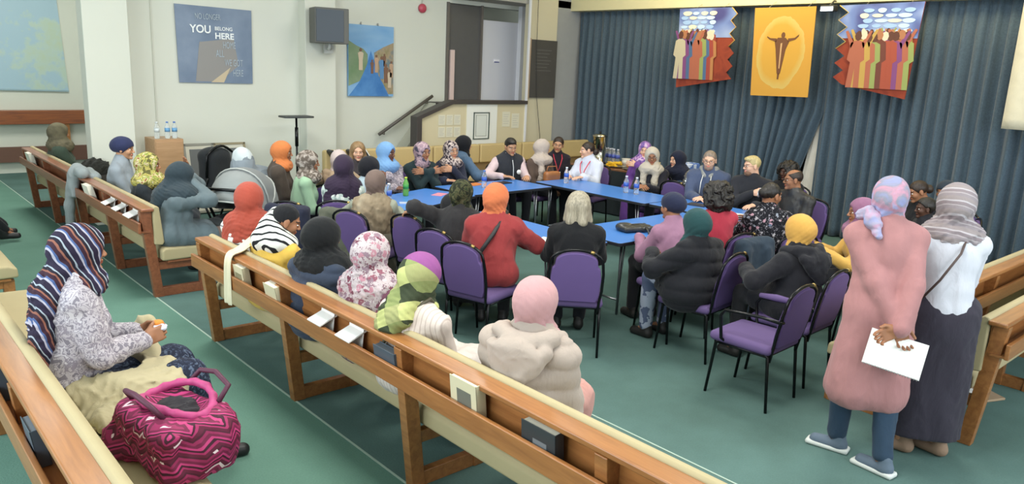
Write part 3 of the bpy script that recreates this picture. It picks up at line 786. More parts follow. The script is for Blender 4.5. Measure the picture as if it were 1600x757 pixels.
def crowd_banner(label, ytl, ytr, ybl, ybr, zt, zbl, zbr, zig, seed):
    t = thing('hanging_banner', label, 'banner', (0, 0, 0), group=None); rg = random.Random(seed)
    # outline in (y,z); left edge of the picture is the larger y
    if zig == 'right':
        edge = [(ytr-.10*(i % 2 == 1)+(ybr-ytr)*i/11+.0, zt-(zt-zbr)*i/11) for i in range(12)]
        out = [(ytl, zt)]+edge+[(ybl, zbl)]
    else:
        edge = [(ytl+.13*(i % 2 == 0)-.06+(ybl-ytl)*i/11, zt-(zt-zbl)*i/11) for i in range(12)]
        out = [(ytr, zt+.02), (ybr, zbr)]+edge[::-1]
    split = zt-(zt-min(zbl, zbr))*.36
    red = blotch([(0, '703028'), (.5, '94432f'), (.62, '80382b')], 5, 3, .6, interp='LINEAR', name='painted_red_ground')
    bm = BM(); prism(bm, out, 'x', X0-.004, X0+.012); obj('board', bm, red, t)
    # sky upper part follows the same outline
    def clip(poly, zmin):
        r = []
        for i, p in enumerate(poly):
            q = poly[(i+1) % len(poly)]
            if p[1] >= zmin: r.append(p)
            if (p[1]-zmin)*(q[1]-zmin) < 0: k = (zmin-p[1])/(q[1]-p[1]); r.append((p[0]+(q[0]-p[0])*k, zmin))
        return r
    sky = blotch([(.3, '4a4a80'), (.5, '6f83b8'), (.7, 'a9b8d8')], 2.2, 2, .3, interp='LINEAR', name='painted_sky')
    bm = BM(); prism(bm, clip(out, split), 'x', X0-.008, X0-.004); obj('painted_sky', bm, sky, t)
    cm = [plain('painted_cloud', c, .7) for c in ('b8d2ec', '9ab8e0', 'e8e0c0')]
    bm = BM(); yl, yr = max(ytl, ybl)-.06, min(ytr, ybr)+(.26 if zig == 'right' else .10)
    lo, hi = (yr, yl) if zig == 'right' else (yr, yl-.16)
    for r in range(5):
        z = split+.09+(zt-split-.1)*r/5
        for c in range(4):
            y = lo+(hi-lo)*(c+.5+.3*(r % 2)-.15)/4; cloudy(bm, X0-.0075-.0004*(r*4+c), y, z, rg.uniform(.05, .09), rg.uniform(.022, .034), rg.randrange(3))
    obj('painted_clouds', bm, cm, t)
    cols = ['8f9a58', '7c4478', 'a04a34', 'bfb498', '4a6488', '9a4034', 'b07848', '6a382c', 'b8964c', 'a86048']
    fm = [plain('painted_'+('robe'), c, .7) for c in cols]+[plain('painted_head', '5a3426', .7), plain('painted_head', 'a8704c', .7), plain('painted_head', 'd8c8b0', .7)]
    bm = BM()
    for r in range(2):
        n = 13-r*3
        for i in range(n):
            u = (i+.5)/n; y = lo+(hi-lo)*u*1.0+.01*rg.random(); h = .36+.34*r+.05*rg.random()
            z = split-.30-.34*r+.02*(1-r)
            mi = rg.randrange(10); xx = X0-.0085-.0007*i-.012*r; figure2d(bm, xx, y, z, h, mi, arms=rg.random() < .3, w=.95); heads(bm, xx, y, z, h, 10+rg.randrange(3), .85)
    obj('painted_figures', bm, fm, t)
    bm = BM(); e2 = edge
    tube(bm, [(X0-.012, p[0], p[1]) for p in edge[:7]], .006, 5); obj('gold_edge', bm, plain('gold_paint', 'cdb25a', .5), t)
    bm = BM()
    for y in (ytl-.25, ytr+.2): tube(bm, [(X0+.02, y, zt-.02), (10.62, y, 3.30)], .003, 5)
    obj('hook', bm, plain('hook_metal', 'aaaaaa', .4, .8), t)
    return t
crowd_banner('painted crowd banner with zigzag right edge, left of the yellow one', 7.73, 6.78, 7.68, 6.78, 3.22, 2.00, 2.17, 'right', 3)
crowd_banner('painted crowd banner with zigzag left edge, right of the yellow one', 5.05, 4.04, 5.02, 4.11, 3.20, 2.17, 2.02, 'left', 8)
t = thing('hanging_banner', 'yellow banner with a dark robed figure holding out both arms', 'banner')
def ymat():
    m, nt, b = _new('yellow_banner_cloth'); tc = nd(nt, 'ShaderNodeTexCoord'); mp = nd(nt, 'ShaderNodeMapping'); nt.links.new(tc.outputs['Object'], mp.inputs[0])
    mp.inputs['Location'].default_value = (-X0, -5.92*2.35, -2.58*1.75); mp.inputs['Scale'].default_value = (1, 2.35, 1.75)
    v = nd(nt, 'ShaderNodeVectorMath', operation='LENGTH'); nt.links.new(mp.outputs[0], v.inputs[0])
    f = math_(nt, 'ADD', v.outputs['Value'], math_(nt, 'MULTIPLY', noise(nt, tc.outputs['Object'], 4, 3), .25))
    nt.links.new(ramp(nt, f, [(.0, 'cc9a3a'), (.8, 'ca9a3c'), (1.08, 'c8ae62'), (1.3, 'cb9c3c'), (1.6, 'c9953a')]), b.inputs['Base Color']); b.inputs['Roughness'].default_value = .8; return m
bm = BM(); prism(bm, [(6.40, 3.20), (5.46, 3.20), (5.42, 1.97), (6.32, 1.95)], 'x', X0, X0+.012); obj('board', bm, ymat(), t)
bm = BM(); br = plain('painted_robe_brown', '6b4326', .7)
prism(bm, [(5.98, 2.78), (5.86, 2.78), (5.80, 2.72), (5.84, 2.62), (5.885, 2.28), (5.91, 2.27), (5.935, 2.28), (5.995, 2.62), (6.02, 2.72)][::-1], 'x', X0-.004, X0)
prism(bm, [(5.90+.030*math.cos(a), 2.815+.042*math.sin(a)) for a in [2*PI*k/12 for k in range(12)]], 'x', X0-.005, X0)
prism(bm, [(6.00, 2.72), (6.00, 2.77), (6.10, 2.775), (6.15, 2.80), (6.15, 2.785), (6.11, 2.755)], 'x', X0-.004, X0); prism(bm, [(5.82, 2.72), (5.82, 2.77), (5.72, 2.78), (5.66, 2.825), (5.665, 2.80), (5.71, 2.755)], 'x', X0-.004, X0)
prism(bm, [(5.925, 2.28), (5.895, 2.28), (5.90, 2.20), (5.925, 2.20)], 'x', X0-.004, X0)
obj('painted_figure', bm, br, t)
bm = BM(); prism(bm, [(5.925, 2.70), (5.90, 2.71), (5.90, 2.35), (5.915, 2.35)], 'x', X0-.007, X0-.004); obj('painted_highlight', bm, plain('painted_pale', 'c9a070', .7), t)
bm = BM(); [tube(bm, [(X0+.02, y, 3.19), (10.62, y, 3.30)], .003, 5) for y in (6.2, 5.6)]; obj('hook', bm, plain('hook_metal', 'aaaaaa', .4, .8), t)
# white banner on the right edge
P = []; F = []
for j in range(13):
    for i in range(9):
        P.append((10.38+.006*math.sin(i*1.3), 2.96-i*.12, 3.22-j*(1.47/12)))
for j in range(12):
    for i in range(8): a = j*9+i; F.append((a, a+1, a+10, a+9))
o = qobj('hanging_banner', P, F, cloth('d8d0b4')); o.modifiers.new('t', 'SOLIDIFY').thickness = .008
tag(o, 'plain cream cloth banner hanging at the far right of the stage curtain', 'banner')
# stage lamp head
t = thing('stage_lamp', 'small lit stage lamp above the gap between the curtains', 'lamp', (10.45, 5.30, 3.16))
bm = BM(); box(bm, -.06, .06, -.10, .10, -.03, .05); obj('housing', bm, plain('lamp_black', '2c2c2c', .5), t, bevel=.01)
bm = BM(); box(bm, -.068, -.06, -.085, .085, -.028, .03); m, nt, b = _new('lamp_lens'); b.inputs['Emission Color'].default_value = (.75, .9, 1, 1); b.inputs['Emission Strength'].default_value = 2.; obj('lens', bm, m, t)
bm = BM(); tube(bm, [(0, 0, .04), (.12, 0, .12), (.18, 0, .12)], .012, 6); obj('bracket', bm, plain('lamp_black', '2c2c2c', .5), t)
# ceiling panels (lamps)
for i, (x, y) in enumerate([(2.5, 2.5), (2.5, 7.0), (6.6, 3.0), (6.6, 7.4), (2.6, 12.5)]): pass
# ceiling light fittings
fit = thing('ceiling_light', 'square white panel light on the ceiling', 'ceiling light', (2.5, 2.5, 4.46), group='square ceiling panel lights')
bm = BM(); box(bm, -.65, .65, -.65, .65, 0, .04); obj('frame', bm, white, fit, bevel=.005)
bm = BM(); box(bm, -.6, .6, -.6, .6, -.008, 0); _m, _nt, _b = _new('light_panel'); _b.inputs['Emission Color'].default_value = (1, .97, .9, 1); _b.inputs['Emission Strength'].default_value = 3
obj('diffuser', bm, _m, fit)
for x, y in ((2.5, 7.0), (6.6, 3.0), (6.6, 7.4), (2.6, 12.5)): dup(fit, (x, y, 4.46))
# ------------------------------------------------------------------ things on the banner wall
# slate-blue poster
t = thing('poster', 'slate blue YOU BELONG HERE poster on the cream wall', 'poster')
def postmat():
    m, nt, b = _new('poster_print'); co = coords(nt); sp = nd(nt, 'ShaderNodeSeparateXYZ'); nt.links.new(co, sp.inputs[0])
    n = noise(nt, co, 3, 4); c = ramp(nt, n, [(.3, '62748c'), (.7, '7a8aa0')])
    nt.links.new(c, b.inputs['Base Color']); b.inputs['Roughness'].default_value = .35; return m
bm = BM(); prism(bm, [(3.71, 2.83), (4.77, 2.82), (4.76, 1.80), (3.73, 1.80)], 'y', 10.975, 10.985); obj('sheet', bm, postmat(), t)
bm = BM(); prism(bm, [(4.02, 2.35), (4.50, 2.42), (4.56, 2.05), (4.28, 1.82), (3.95, 1.82)], 'y', 10.972, 10.975); obj('brown_shape', bm, plain('print_taupe', '8c8a88', .4), t)
bm = BM(); prism(bm, [(4.16, 1.81), (4.34, 1.81), (4.48, 2.10), (4.44, 2.02)], 'y', 10.969, 10.972); obj('path_shape', bm, plain('print_tan', 'c2b296', .4), t)
def text(s, x, y, z, size, mat, parent, rot=(PI/2, 0, 0), sx=1, name='lettering', bold=0):
    c = bpy.data.curves.new(name, 'FONT'); c.body = s; c.size = size; c.extrude = .0015; c.offset = bold
    c.materials.append(mat); o = bpy.data.objects.new(name, c); C.objects.link(o); o.parent = parent
    o.location = (x, y, z); o.rotation_euler = rot; o.scale = (sx, 1, 1)
    me = bpy.data.meshes.new_from_object(o); q = bpy.data.objects.new(name, me); C.objects.link(q); q.parent = parent; q.location = o.location; q.rotation_euler = rot; q.scale = (sx, 1, 1); bpy.data.objects.remove(o); return q
tw = plain('print_white', 'eef2f4', .5); tg = plain('print_pale', 'a9b6c2', .5)
Y_ = 10.966
text('YOU', 3.90, Y_, 2.475, .145, tw, t, bold=.003, sx=.92); text('BELONG', 4.235, Y_, 2.52, .066, tw, t, bold=.001, sx=.98); text('HERE', 4.235, Y_, 2.405, .115, tw, t, bold=.003)
text('NO LONGER', 3.97, Y_, 2.655, .11, tg, t, sx=.55); text('HOME', 4.34, Y_, 2.28, .13, tg, t, sx=.5); text('ALL', 4.24, Y_, 2.16, .14, tg, t, sx=.5)
text('WE GOT', 4.36, Y_, 2.04, .13, tg, t, sx=.5); text('HERE', 4.47, Y_, 1.90, .13, tg, t, sx=.5)
# painting of a river
t = thing('painting', 'unframed blue painting of people beside a river on the wall', 'painting')
sk = blotch([(.3, '8fb6d8'), (.7, '6e9fd0')], 2.5, 2, .3, (0, 0, 0), (.5, 1, 2), 'LINEAR', 'painted_blue_sky')
bm = BM(); box(bm, 6.31, 7.15, 10.955, 10.985, 1.64, 2.75); obj('canvas', bm, sk, t)
bm = BM(); prism(bm, [(6.315, 2.50), (6.45, 2.43), (6.58, 2.38), (6.66, 2.30), (6.66, 2.05), (6.52, 1.88), (6.315, 1.80)], 'y', 10.950, 10.955)
obj('left_bank', bm, blotch([(.3, '6f8a68'), (.7, '86987c')], 5, 3, interp='LINEAR', name='painted_green'), t)
bm = BM(); prism(bm, [(7.145, 2.50), (6.95, 2.42), (6.78, 2.33), (6.80, 2.05), (6.95, 1.85), (7.05, 1.68), (7.145, 1.68)][::-1], 'y', 10.950, 10.955)
obj('right_bank', bm, blotch([(.3, '8a8462'), (.5, 'a39378'), (.7, '6f7f84')], 9, 3, interp='LINEAR', name='painted_tan'), t)
bm = BM(); prism(bm, [(6.32, 1.645), (7.06, 1.645), (6.86, 1.98), (6.72, 2.35), (6.64, 2.12), (6.50, 1.85)], 'y', 10.948, 10.955)
obj('river', bm, blotch([(.3, '3f72b0'), (.7, '5c90c8')], 4, 3, interp='LINEAR', name='painted_water'), t)
bm = BM(); rg = random.Random(4)
for x, z, h, mi in ((6.53, 2.05, .34, 0), (6.74, 2.0, .22, 1), (6.82, 2.02, .28, 2), (6.92, 1.92, .36, 3), (7.00, 1.86, .30, 1), (7.07, 1.78, .30, 0), (7.10, 1.95, .26, 2), (6.97, 2.12, .2, 1)):
    pts = [(-.10, 0), (-.10, .45), (-.15, .78), (-.04, .84), (.04, .84), (.15, .78), (.10, .45), (.10, 0)]
    prism(bm, [(x+h*a, z+h*b_) for a, b_ in pts], 'y', 10.942, 10.948, mi); prism(bm, [(x+h*.07*math.cos(a), z+h*.92+h*.08*math.sin(a)) for a in [2*PI*k/8 for k in range(8)]], 'y', 10.940, 10.948, 1)
obj('painted_figures', bm, [plain('painted_cloth_a', 'c8b8a0', .7), plain('painted_cloth_b', '7a5a48', .7), plain('painted_cloth_c', 'b89a80', .7), plain('painted_cloth_d', '5c88b4', .7)], t)
bm = BM(); [tube(bm, [(x, 10.97, 2.745), (x, 10.97, 2.79)], .010, 6) for x in (6.55, 6.86)]; obj('hook', bm, plain('hook_metal', 'aaaaaa', .4, .8), t)
# speaker on the pillar
t = thing('loudspeaker', 'dark box loudspeaker fixed high on the narrow pillar', 'speaker', (5.76, 10.53, 2.66), math.radians(-14))
bm = BM(); box(bm, -.26, .24, -.18, .16, -.24, .26); obj('cabinet', bm, plain('speaker_case', '5b5c58', .6), t, bevel=.012)
bm = BM(); box(bm, -.24, .16, -.192, -.18, -.215, .235); obj('grille', bm, plain('speaker_grille', '4d555e', .7, bs=300, bd=.002), t, bevel=.004)
bm = BM(); tube(bm, [(0, .0, -.23), (0, .0, -.31), (.02, .18, -.31)], .03, 8); box(bm, -.05, .09, .13, .17, -.38, -.26); obj('bracket', bm, plain('bracket_grey', 'b8bab4', .5), t)
# alarm bell
t = thing('alarm_bell', 'small round red alarm bell on the wall by the dark door', 'alarm', (7.72, 10.99, 3.09))
bm = BM(); lathe(bm, [(.0, .0), (.075, .0), (.075, .03), (.055, .055), (.02, .06), (0, .06)], 20); obj('dome', bm, plain('alarm_red', 'b8485a', .35), t).rotation_euler = (PI/2, 0, 0)
bm = BM(); tube(bm, [(0, -.005, .07), (.0, -.005, .5)], .007, 6); obj('conduit', bm, plain('conduit', 'c4c6ba', .6), t)
# handrail
bm = BM(); tube(bm, [(6.82, 10.86, 1.03), (7.88, 10.86, 1.66)], .028, 10)
for k in (.1, .9):
    x = 6.82+1.06*k; z = 1.03+.63*k; tube(bm, [(x, 10.86, z-.01), (x, 10.86, z-.06), (x, 10.995, z-.06)], .009, 6)
tag(obj('handrail', bm, plain('handrail_dark', '57524c', .45)), 'dark sloping handrail on the wall beside the stairs', 'handrail')
# map
def mapmat():
    m, nt, b = _new('map_print'); co = coords(nt); n = noise(nt, co, 1.6, 8, .62); n2 = noise(nt, co, 11, 5, .7)
    land = ramp(nt, n, [(.48, 'a3bfce'), (.54, 'b3c8c0'), (.62, 'b4c6b2'), (.72, 'bfc3a2')])
    f = math_(nt, 'GREATER_THAN', n2, .66); nt.links.new(mix(nt, math_(nt, 'MULTIPLY', f, .35), land, 'ccd2b0'), b.inputs['Base Color']); b.inputs['Roughness'].default_value = .4; return m
t = thing('wall_map', 'large pale blue and green map on the wall above the wooden shelf rail', 'map')
bm = BM(); prism(bm, [(.9, 1.45), (3.42, 1.42), (3.30, 3.9), (.9, 3.9)], 'y', 15.77, 15.785); obj('sheet', bm, mapmat(), t)
bm = BM(); prism(bm, [(.9, 1.45), (3.42, 1.42), (3.42, 1.445), (.9, 1.475)], 'y', 15.762, 15.77); obj('lower_edge', bm, plain('map_edge', '8fa9b4', .5), t)
# notices on the stair panel
fr = thing('notice_board', 'white panel with a thin dark-framed notice on the stair wall', 'notice board')
bm = BM(); box(bm, 8.19, 8.86, 10.285, 10.30, .84, 1.555); obj('panel', bm, plain('white_panel', 'e6e8e2', .6), fr)
bm = BM()
for a in ((8.33, 8.68, 1.41, 1.425), (8.33, 8.68, .965, .98), (8.33, 8.345, .965, 1.425), (8.665, 8.68, .965, 1.425)): box(bm, a[0], a[1], 10.27, 10.285, a[2], a[3])
for a in ((8.385, 8.625, 1.372, 1.377), (8.385, 8.625, 1.015, 1.02), (8.385, 8.39, 1.015, 1.377), (8.62, 8.625, 1.015, 1.377)): box(bm, a[0], a[1], 10.28, 10.285, a[2], a[3])
obj('frame', bm, plain('frame_dark', '54605a', .5), fr)
bm = BM(); box(bm, 8.39, 8.62, 10.281, 10.285, 1.02, 1.372); ps = obj('sheet', bm, plain('paper_grey', 'd5dad4', .7), fr)
def papers(label, spots, nm='notice', mat=None):
    for x, z, w_, h_ in spots:
        t = thing('paper_notice', label(x, z), 'paper', (x, 10.295, z), group=None)
        bm = BM(); box(bm, -w_/2, w_/2, -.002, .002, -h_/2, h_/2); obj('sheet', bm, mat or plain('paper_grey', 'd9d6c2', .7), t)
        bm = BM()
        for r in range(5): box(bm, -w_*.36, w_*(.36-.1*(r % 3)), -.0035, -.002, h_*(.3-.15*r), h_*(.3-.15*r)+.006)
        obj('printed_lines', bm, plain('print_grey', 'b0b0ac', .7), t)
papers(lambda x, z: 'pale paper notice, %s, %s row, left of the framed notice' % ({7.67: 'left column', 7.83: 'middle column', 7.99: 'right column'}[x], 'upper' if z > 1.2 else 'lower'),
       [(x, z, .14, .17) for x in (7.67, 7.83, 7.99) for z in (1.30, 1.10)])
papers(lambda x, z: 'pale paper notice right of the framed notice, %s of the two' % ('left' if x < 9.15 else 'right'), [(9.08, 1.30, .18, .26), (9.30, 1.27, .18, .26)])
# blackboard
t = thing('chalkboard', 'tall dark chalkboard on the cream wall beside the curtain', 'chalkboard')
bm = BM(); box(bm, 9.60, 10.26, 10.30, 10.335, 1.68, 2.70); obj('slate', bm, plain('slate', '4a4845', .7, var=.1), t)
bm = BM(); box(bm, 9.57, 9.60, 10.29, 10.34, 1.66, 2.72); obj('edge', bm, plain('pale_edge', 'b09880', .6), t)
bm = BM()
for r in range(7): box(bm, 9.74, 9.74+.38-.05*(r % 3), 10.297, 10.300, 2.52-.06*r, 2.525-.06*r)
obj('chalk_lines', bm, plain('chalk', '7c7c7a', .9), t)
wall_box('wall_chalk', 9.56, 10.27, 10.34, 10.44, 0, 4.5, m=plain('cream_wall', 'cdc6ac', .85))
bm = BM(); tube(bm, [(9.70, 10.285, 4.3), (9.72, 10.28, 2.72), (9.78, 10.28, 1.7), (9.92, 10.285, .98), (9.95, 10.29, .5)], .006, 6)
tag(obj('cable', bm, plain('cable_black', '3a3836', .5)), 'thin black cable hanging down past the chalkboard', 'cable')

# ------------------------------------------------------------------ pews
cush = plain('pew_cushion_fabric', 'ab9e7a', .85, var=.05, bs=200, bd=.001); 
def pew(label, loc, rz, L, legs, group='wooden pews with tan cushions', w1=pewwood, w2=pewwoody, sd=.60):
    """local x runs along the pew, +y is the way the sitters face"""
    t = thing('pew', label, 'pew', loc, rz, group)
    bm = BM(); box(bm, 0, L, -.0, .105, .805, .835); obj('top_rail', bm, w1, t, bevel=.008)
    bm = BM(); box(bm, .04, L-.04, .075, .095, .53, .805); obj('back_panel', bm, w1, t, bevel=.003)
    bm = BM(); box(bm, .0, L, -.035, -.010, .615, .712); obj('book_rail', bm, w1, t, bevel=.005)
    bm = BM(); box(bm, .02, L-.02, -.010, .075, .615, .630); obj('book_ledge', bm, w1, t)
    bm = BM(); prism(bm, [(.10, .50), (.10, .845), (.125, .855), (.155, .84), (.185, .52), (.17, .49)], 'x', .01, L-.01); obj('back_cushion', bm, cush, t, bevel=.012)
    bm = BM(); prism(bm, [(.15, .345), (.15, .44), (.18, .465), (sd-.06, .455), (sd, .43), (sd+.005, .35)], 'x', -.02, L+.02); obj('seat_cushion', bm, cush, t, bevel=.02, seg=3)
    bm = BM(); box(bm, .0, L, .20, sd-.05, .325, .345); obj('seat_board', bm, w1, t)
    for x in legs:
        bm = BM()
        prism(bm, [(-.005, .805), (.080, .805), (.165, .0), (.085, .0)], 'x', x, x+.065)
        box(bm, x+.008, x+.057, .10, sd, 0, .085); box(bm, x, x+.065, sd-.10, sd-.02, .0, .325); box(bm, x+.008, x+.057, .12, sd-.04, .255, .325)
        obj('leg', bm, w2, t, bevel=.004)
    return t
XA = 2.03; XB = .47
def legs_for(L, s=1.36, a=.03): 
    n = max(1, round((L-.1)/s)); return [a+(L-.065-2*a)*i/n for i in range(n+1)]
pew('long wooden pew in the foreground with women along it and books in its rail', (XA, 5.82, 0), -PI/2, 5.5, [.03, 1.385, 2.74, 4.10, 5.40])
pew('wooden pew behind the aisle gap with open white leaflets in its rail', (XA, 9.62, 0), -PI/2, 2.52, [.03, 1.25, 2.42], w1=wood('7c4a30', '9a6040', name='pew_wood_far'), w2=wood('74442c', '935a3c', (0, PI/2, 0), name='pew_post_far'))
pew('farthest wooden pew near the map wall, its end facing the dark skirting', (XA, 12.3, 0), -PI/2, 2.6, [.03, 1.25, 2.48], w1=wood('7c4a30', '9a6040', name='pew_wood_far'), w2=wood('74442c', '935a3c', (0, PI/2, 0), name='pew_post_far'))
pew('near left wooden pew with the striped-scarf woman and the magenta bag', (XB, 6.35, 0), -PI/2, 5.0, [.03, 1.35, 2.7, 4.05, 4.90])
pew('pew at the left edge of the photo ahead of the near left one', (XB, 9.9, 0), -PI/2, 2.75, [.03, 1.3, 2.65])
pew('right foreground wooden pew behind the woman in the white shirt', (5.14, 1.24, 0), 0, 4.2, [.03, 1.35, 2.7, 4.1], sd=.40)
pew('second wooden pew on the right, behind the nearest one', (5.08, 1.72, 0), 0, 4.4, [.03, 1.5, 3.0, 4.3], sd=.54)

# wall bench
t = thing('upholstered_bench', 'long beige upholstered bench against the cream wall', 'bench', (5.3, 9.35, 0))
bm = BM(); bb = plain('bench_upholstery', 'c4ae7c', .75, var=.06)
ws = [0, .95, 1.9, 2.85, 3.8, 4.75, 5.5]
for a, b_ in zip(ws, ws[1:]):
    bm = BM(); box(bm, a+.006, b_-.006, .50, .62, .62, .93); obj('backrest', bm, bb, t, bevel=.03, seg=3)
for a, b_ in zip(ws, ws[1:]):
    bm = BM(); box(bm, a+.006, b_-.006, 0, .50, .36, .48); obj('seat_cushion', bm, bb, t, bevel=.03, seg=3)
bm = BM(); box(bm, 0, 5.5, .04, .58, .08, .36); box(bm, 0, 5.5, .55, .60, .36, .64); obj('base', bm, plain('bench_base', '8a7350', .7), t)
for x in (.1, 2.7, 5.3):
    bm = BM(); box(bm, x, x+.08, .1, .5, 0, .08); obj('leg', bm, plain('bench_base', '8a7350', .7), t)

# ------------------------------------------------------------------ tables
tblue = plain('blue_laminate', '4a84d2', .30, var=.02, bs=200, bd=.0005); tedge = plain('table_edge_dark', '23242a', .5)
chrome = plain('grey_steel', '8c8f94', .3, .85)
def table(label, loc, rz, L, Wd):
    """origin at the centre of the table"""
    t = thing('folding_table', label, 'table', loc, rz, 'blue folding tables in a ring')
    bm = BM(); prism(bm, roundrect(-L/2+.004, L/2-.004, -Wd/2+.004, Wd/2-.004, .03), 'z', .705, .722); obj('tabletop', bm, tblue, t, bevel=.002)
    bm = BM(); prism(bm, roundrect(-L/2, L/2, -Wd/2, Wd/2, .035), 'z', .690, .7195); obj('edge_trim', bm, tedge, t, bevel=.003)
    for s_ in (-1, 1):
        x = s_*(L/2-.17)
        for y in (-Wd/2+.12, Wd/2-.12):
            bm = BM(); tube(bm, [(x, y, .69), (x, y, .0)], .0125, 8); tube(bm, [(x-.05*s_, y, .69), (x, y, .16)], .008, 6); obj('leg', bm, chrome, t)
        bm = BM(); tube(bm, [(x, -Wd/2+.12, .14), (x, Wd/2-.12, .14)], .010, 8); tube(bm, [(x, -Wd/2+.12, .66), (x, Wd/2-.12, .66)], .010, 8); obj('leg_brace', bm, chrome, t)
    return t
table('blue table nearest the fur vest woman, its far side lined by seated women', (4.90, 7.00, 0), math.radians(18), 1.30, .74)
table('blue table in front of the man in the dark vest', (6.27, 7.28, 0), math.radians(1.5), 1.36, .74)
table('blue table in front of the woman in the white blouse, two bottles on it', (7.42, 6.44, 0), PI/2, 1.86, .73)
table('blue table in front of the man with glasses and grey hoodie', (7.46, 4.78, 0), PI/2, 1.42, .73)
table('blue table beside the orange-hijab woman with white papers on it', (4.77, 5.20, 0), PI/2, 1.70, .70)
table('blue table between the grey-haired woman and the pink sweater, black bag on it', (6.08, 4.62, 0), 0, 1.84, .72)

# ------------------------------------------------------------------ purple chairs
pur = plain('purple_upholstery', '5e4b78', .85, var=.06, bs=260, bd=.001); pur_b = plain('purple_back_fabric', '604b80', .8, var=.05, bs=260, bd=.001)
blk = plain('black_tube', '17181a', .25, .5); brass = plain('worn_brass', 'a98f58', .35, .9)
def chair(label, loc, face, arms=False, first=[None, None]):
    k = 1 if arms else 0
    if first[k]: return dup(first[k], (loc[0], loc[1], 0), math.radians(face-90), label, 'purple banquet chairs')
    t = thing('banquet_chair', label, 'chair', (loc[0], loc[1], 0), math.radians(face-90), 'purple banquet chairs')
    first[k] = t
    s = Soft(.02); s.bx((0, .01, .430), (.225, .235, .036), .034); s.el((0, .02, .452), (.19, .20, .022)); s.build('seat', pur, .012, t)
    # back: flat panel with shoulders stepping in to a rounded top
    ol = [(-.165, .0), (.165, .0), (.185, .06), (.195, .20), (.185, .28), (.165, .30), (.16, .34)]+[(.16*math.cos(math.radians(a)), .34+.075*math.sin(math.radians(a))) for a in range(15, 180, 15)]+[(-.16, .34), (-.165, .30), (-.185, .28), (-.195, .20), (-.185, .06)]
    bm = BM(); prism(bm, ol, 'y', -.018, .022)
    o = obj('backrest', bm, pur_b, t, bevel=.010, seg=3); o.location = (0, -.225, .452); o.rotation_euler = (math.radians(11), 0, 0)
    tl = math.radians(11)
    def bk(x, z, y=-.002): return (x, -.225+y*math.cos(tl)-z*math.sin(tl), .452+z*math.cos(tl)+y*math.sin(tl))
    path = [bk(-.185, -.10), bk(-.19, .0), bk(-.205, .10), bk(-.208, .24), bk(-.200, .32)]+[bk(.20*math.cos(math.radians(a)), .335+.10*math.sin(math.radians(a))) for a in range(165, 0, -15)]+[bk(.200, .32), bk(.208, .24), bk(.205, .10), bk(.19, .0), bk(.185, -.10)]
    bm = BM(); tube(bm, path, .0115, 8); box(bm, -.20, .20, -.20, .20, .385, .398)
    tube(bm, [(-.20, -.2, .39), (-.20, .2, .39)], .011, 6); tube(bm, [(.20, -.2, .39), (.20, .2, .39)], .011, 6); obj('frame', bm, blk, t)
    bm = BM(); tube(bm, [bk(.155*math.cos(math.radians(a))*1.28, .337+.102*math.sin(math.radians(a)), -.004) for a in range(60, 46, -5)], .0125, 8); obj('top_cap', bm, brass, t)
    for x, y0, y1 in ((-.20, .19, .235), (.20, .19, .235), (-.20, -.20, -.235), (.20, -.20, -.235)):
        bm = BM(); tube(bm, [(x, y0-(.03 if y0 > 0 else -.03), .405), (x*1.0, y0, .39), (x*1.02, y1, .0)], [.012, .012, .0105], 8); obj('leg', bm, blk, t)
    if arms:
        for s_ in (-1, 1):
            x = s_*.245
            bm = BM(); tube(bm, [(s_*.20, .12, .41), (x, .13, .44), (x, .15, .60), (x, .12, .645), (x, -.15, .665), (x, -.27, .66), (s_*.205, -.285, .655)], .0115, 8); a_ = obj('armrest', bm, blk, t)
            if s_ > 0:
                bm = BM(); tube(bm, [(x, .13, .662), (x, .0, .672), (x, -.12, .672)], [.018, .026, .02], 10); obj('arm_pad', bm, pur, a_)
    return t
# ------------------------------------------------------------------ small things
def clear_plastic():
    if 'pet' in MC: return MC['pet']
    m, nt, b = _new('clear_bottle_plastic'); b.inputs['Base Color'].default_value = (.93, .97, 1, 1); b.inputs['Transmission Weight'].default_value = .85
    b.inputs['Roughness'].default_value = .12; b.inputs['IOR'].default_value = 1.2; MC['pet'] = m; return m
def bottle(label, loc, lab='3d62b8', cap='e8ecf0', s=1., body=None, group='water bottles'):
    t = thing('water_bottle', label, 'bottle', loc, 0, group)
    R = .033*s; Hh = .215*s
    bm = BM(); lathe(bm, [(0, .002), (R*.85, .0), (R, .012), (R, .06*s), (R*.94, .075*s), (R, .09*s), (R, Hh*.66), (R*.55, Hh*.84), (R*.42, Hh*.88), (R*.42, Hh*.95)], 16); obj('body', bm, body or clear_plastic(), t)
    bm = BM(); lathe(bm, [(R*1.02, .085*s), (R*1.02, Hh*.62)], 16); obj('label', bm, plain('bottle_label', lab, .4), t)
    bm = BM(); lathe(bm, [(R*.48, Hh*.93), (R*.48, Hh), (0, Hh)], 12); obj('cap', bm, plain('bottle_cap', cap, .4), t)
    return t
TZ = .722
bottle('clear water bottle standing alone before the dark-haired woman in the hall corner', (7.36, 7.08, TZ))
bottle('left of two water bottles standing together on the right table', (7.48, 6.15, TZ)); bottle('right of two water bottles standing together on the right table', (7.50, 6.00, TZ))
bottle('clear water bottle in front of the man in the dark vest', (6.10, 7.28, TZ), cap='4a78c8')
bottle('water bottle with white cap at the left end of the back table', (4.46, 6.90, TZ))
bottle('bottle of green drink in front of the light blue hijab', (4.88, 7.20, TZ), '3f9a48', 'cfe04a', body=plain('green_drink', '79bf62', .2, trans=.3))
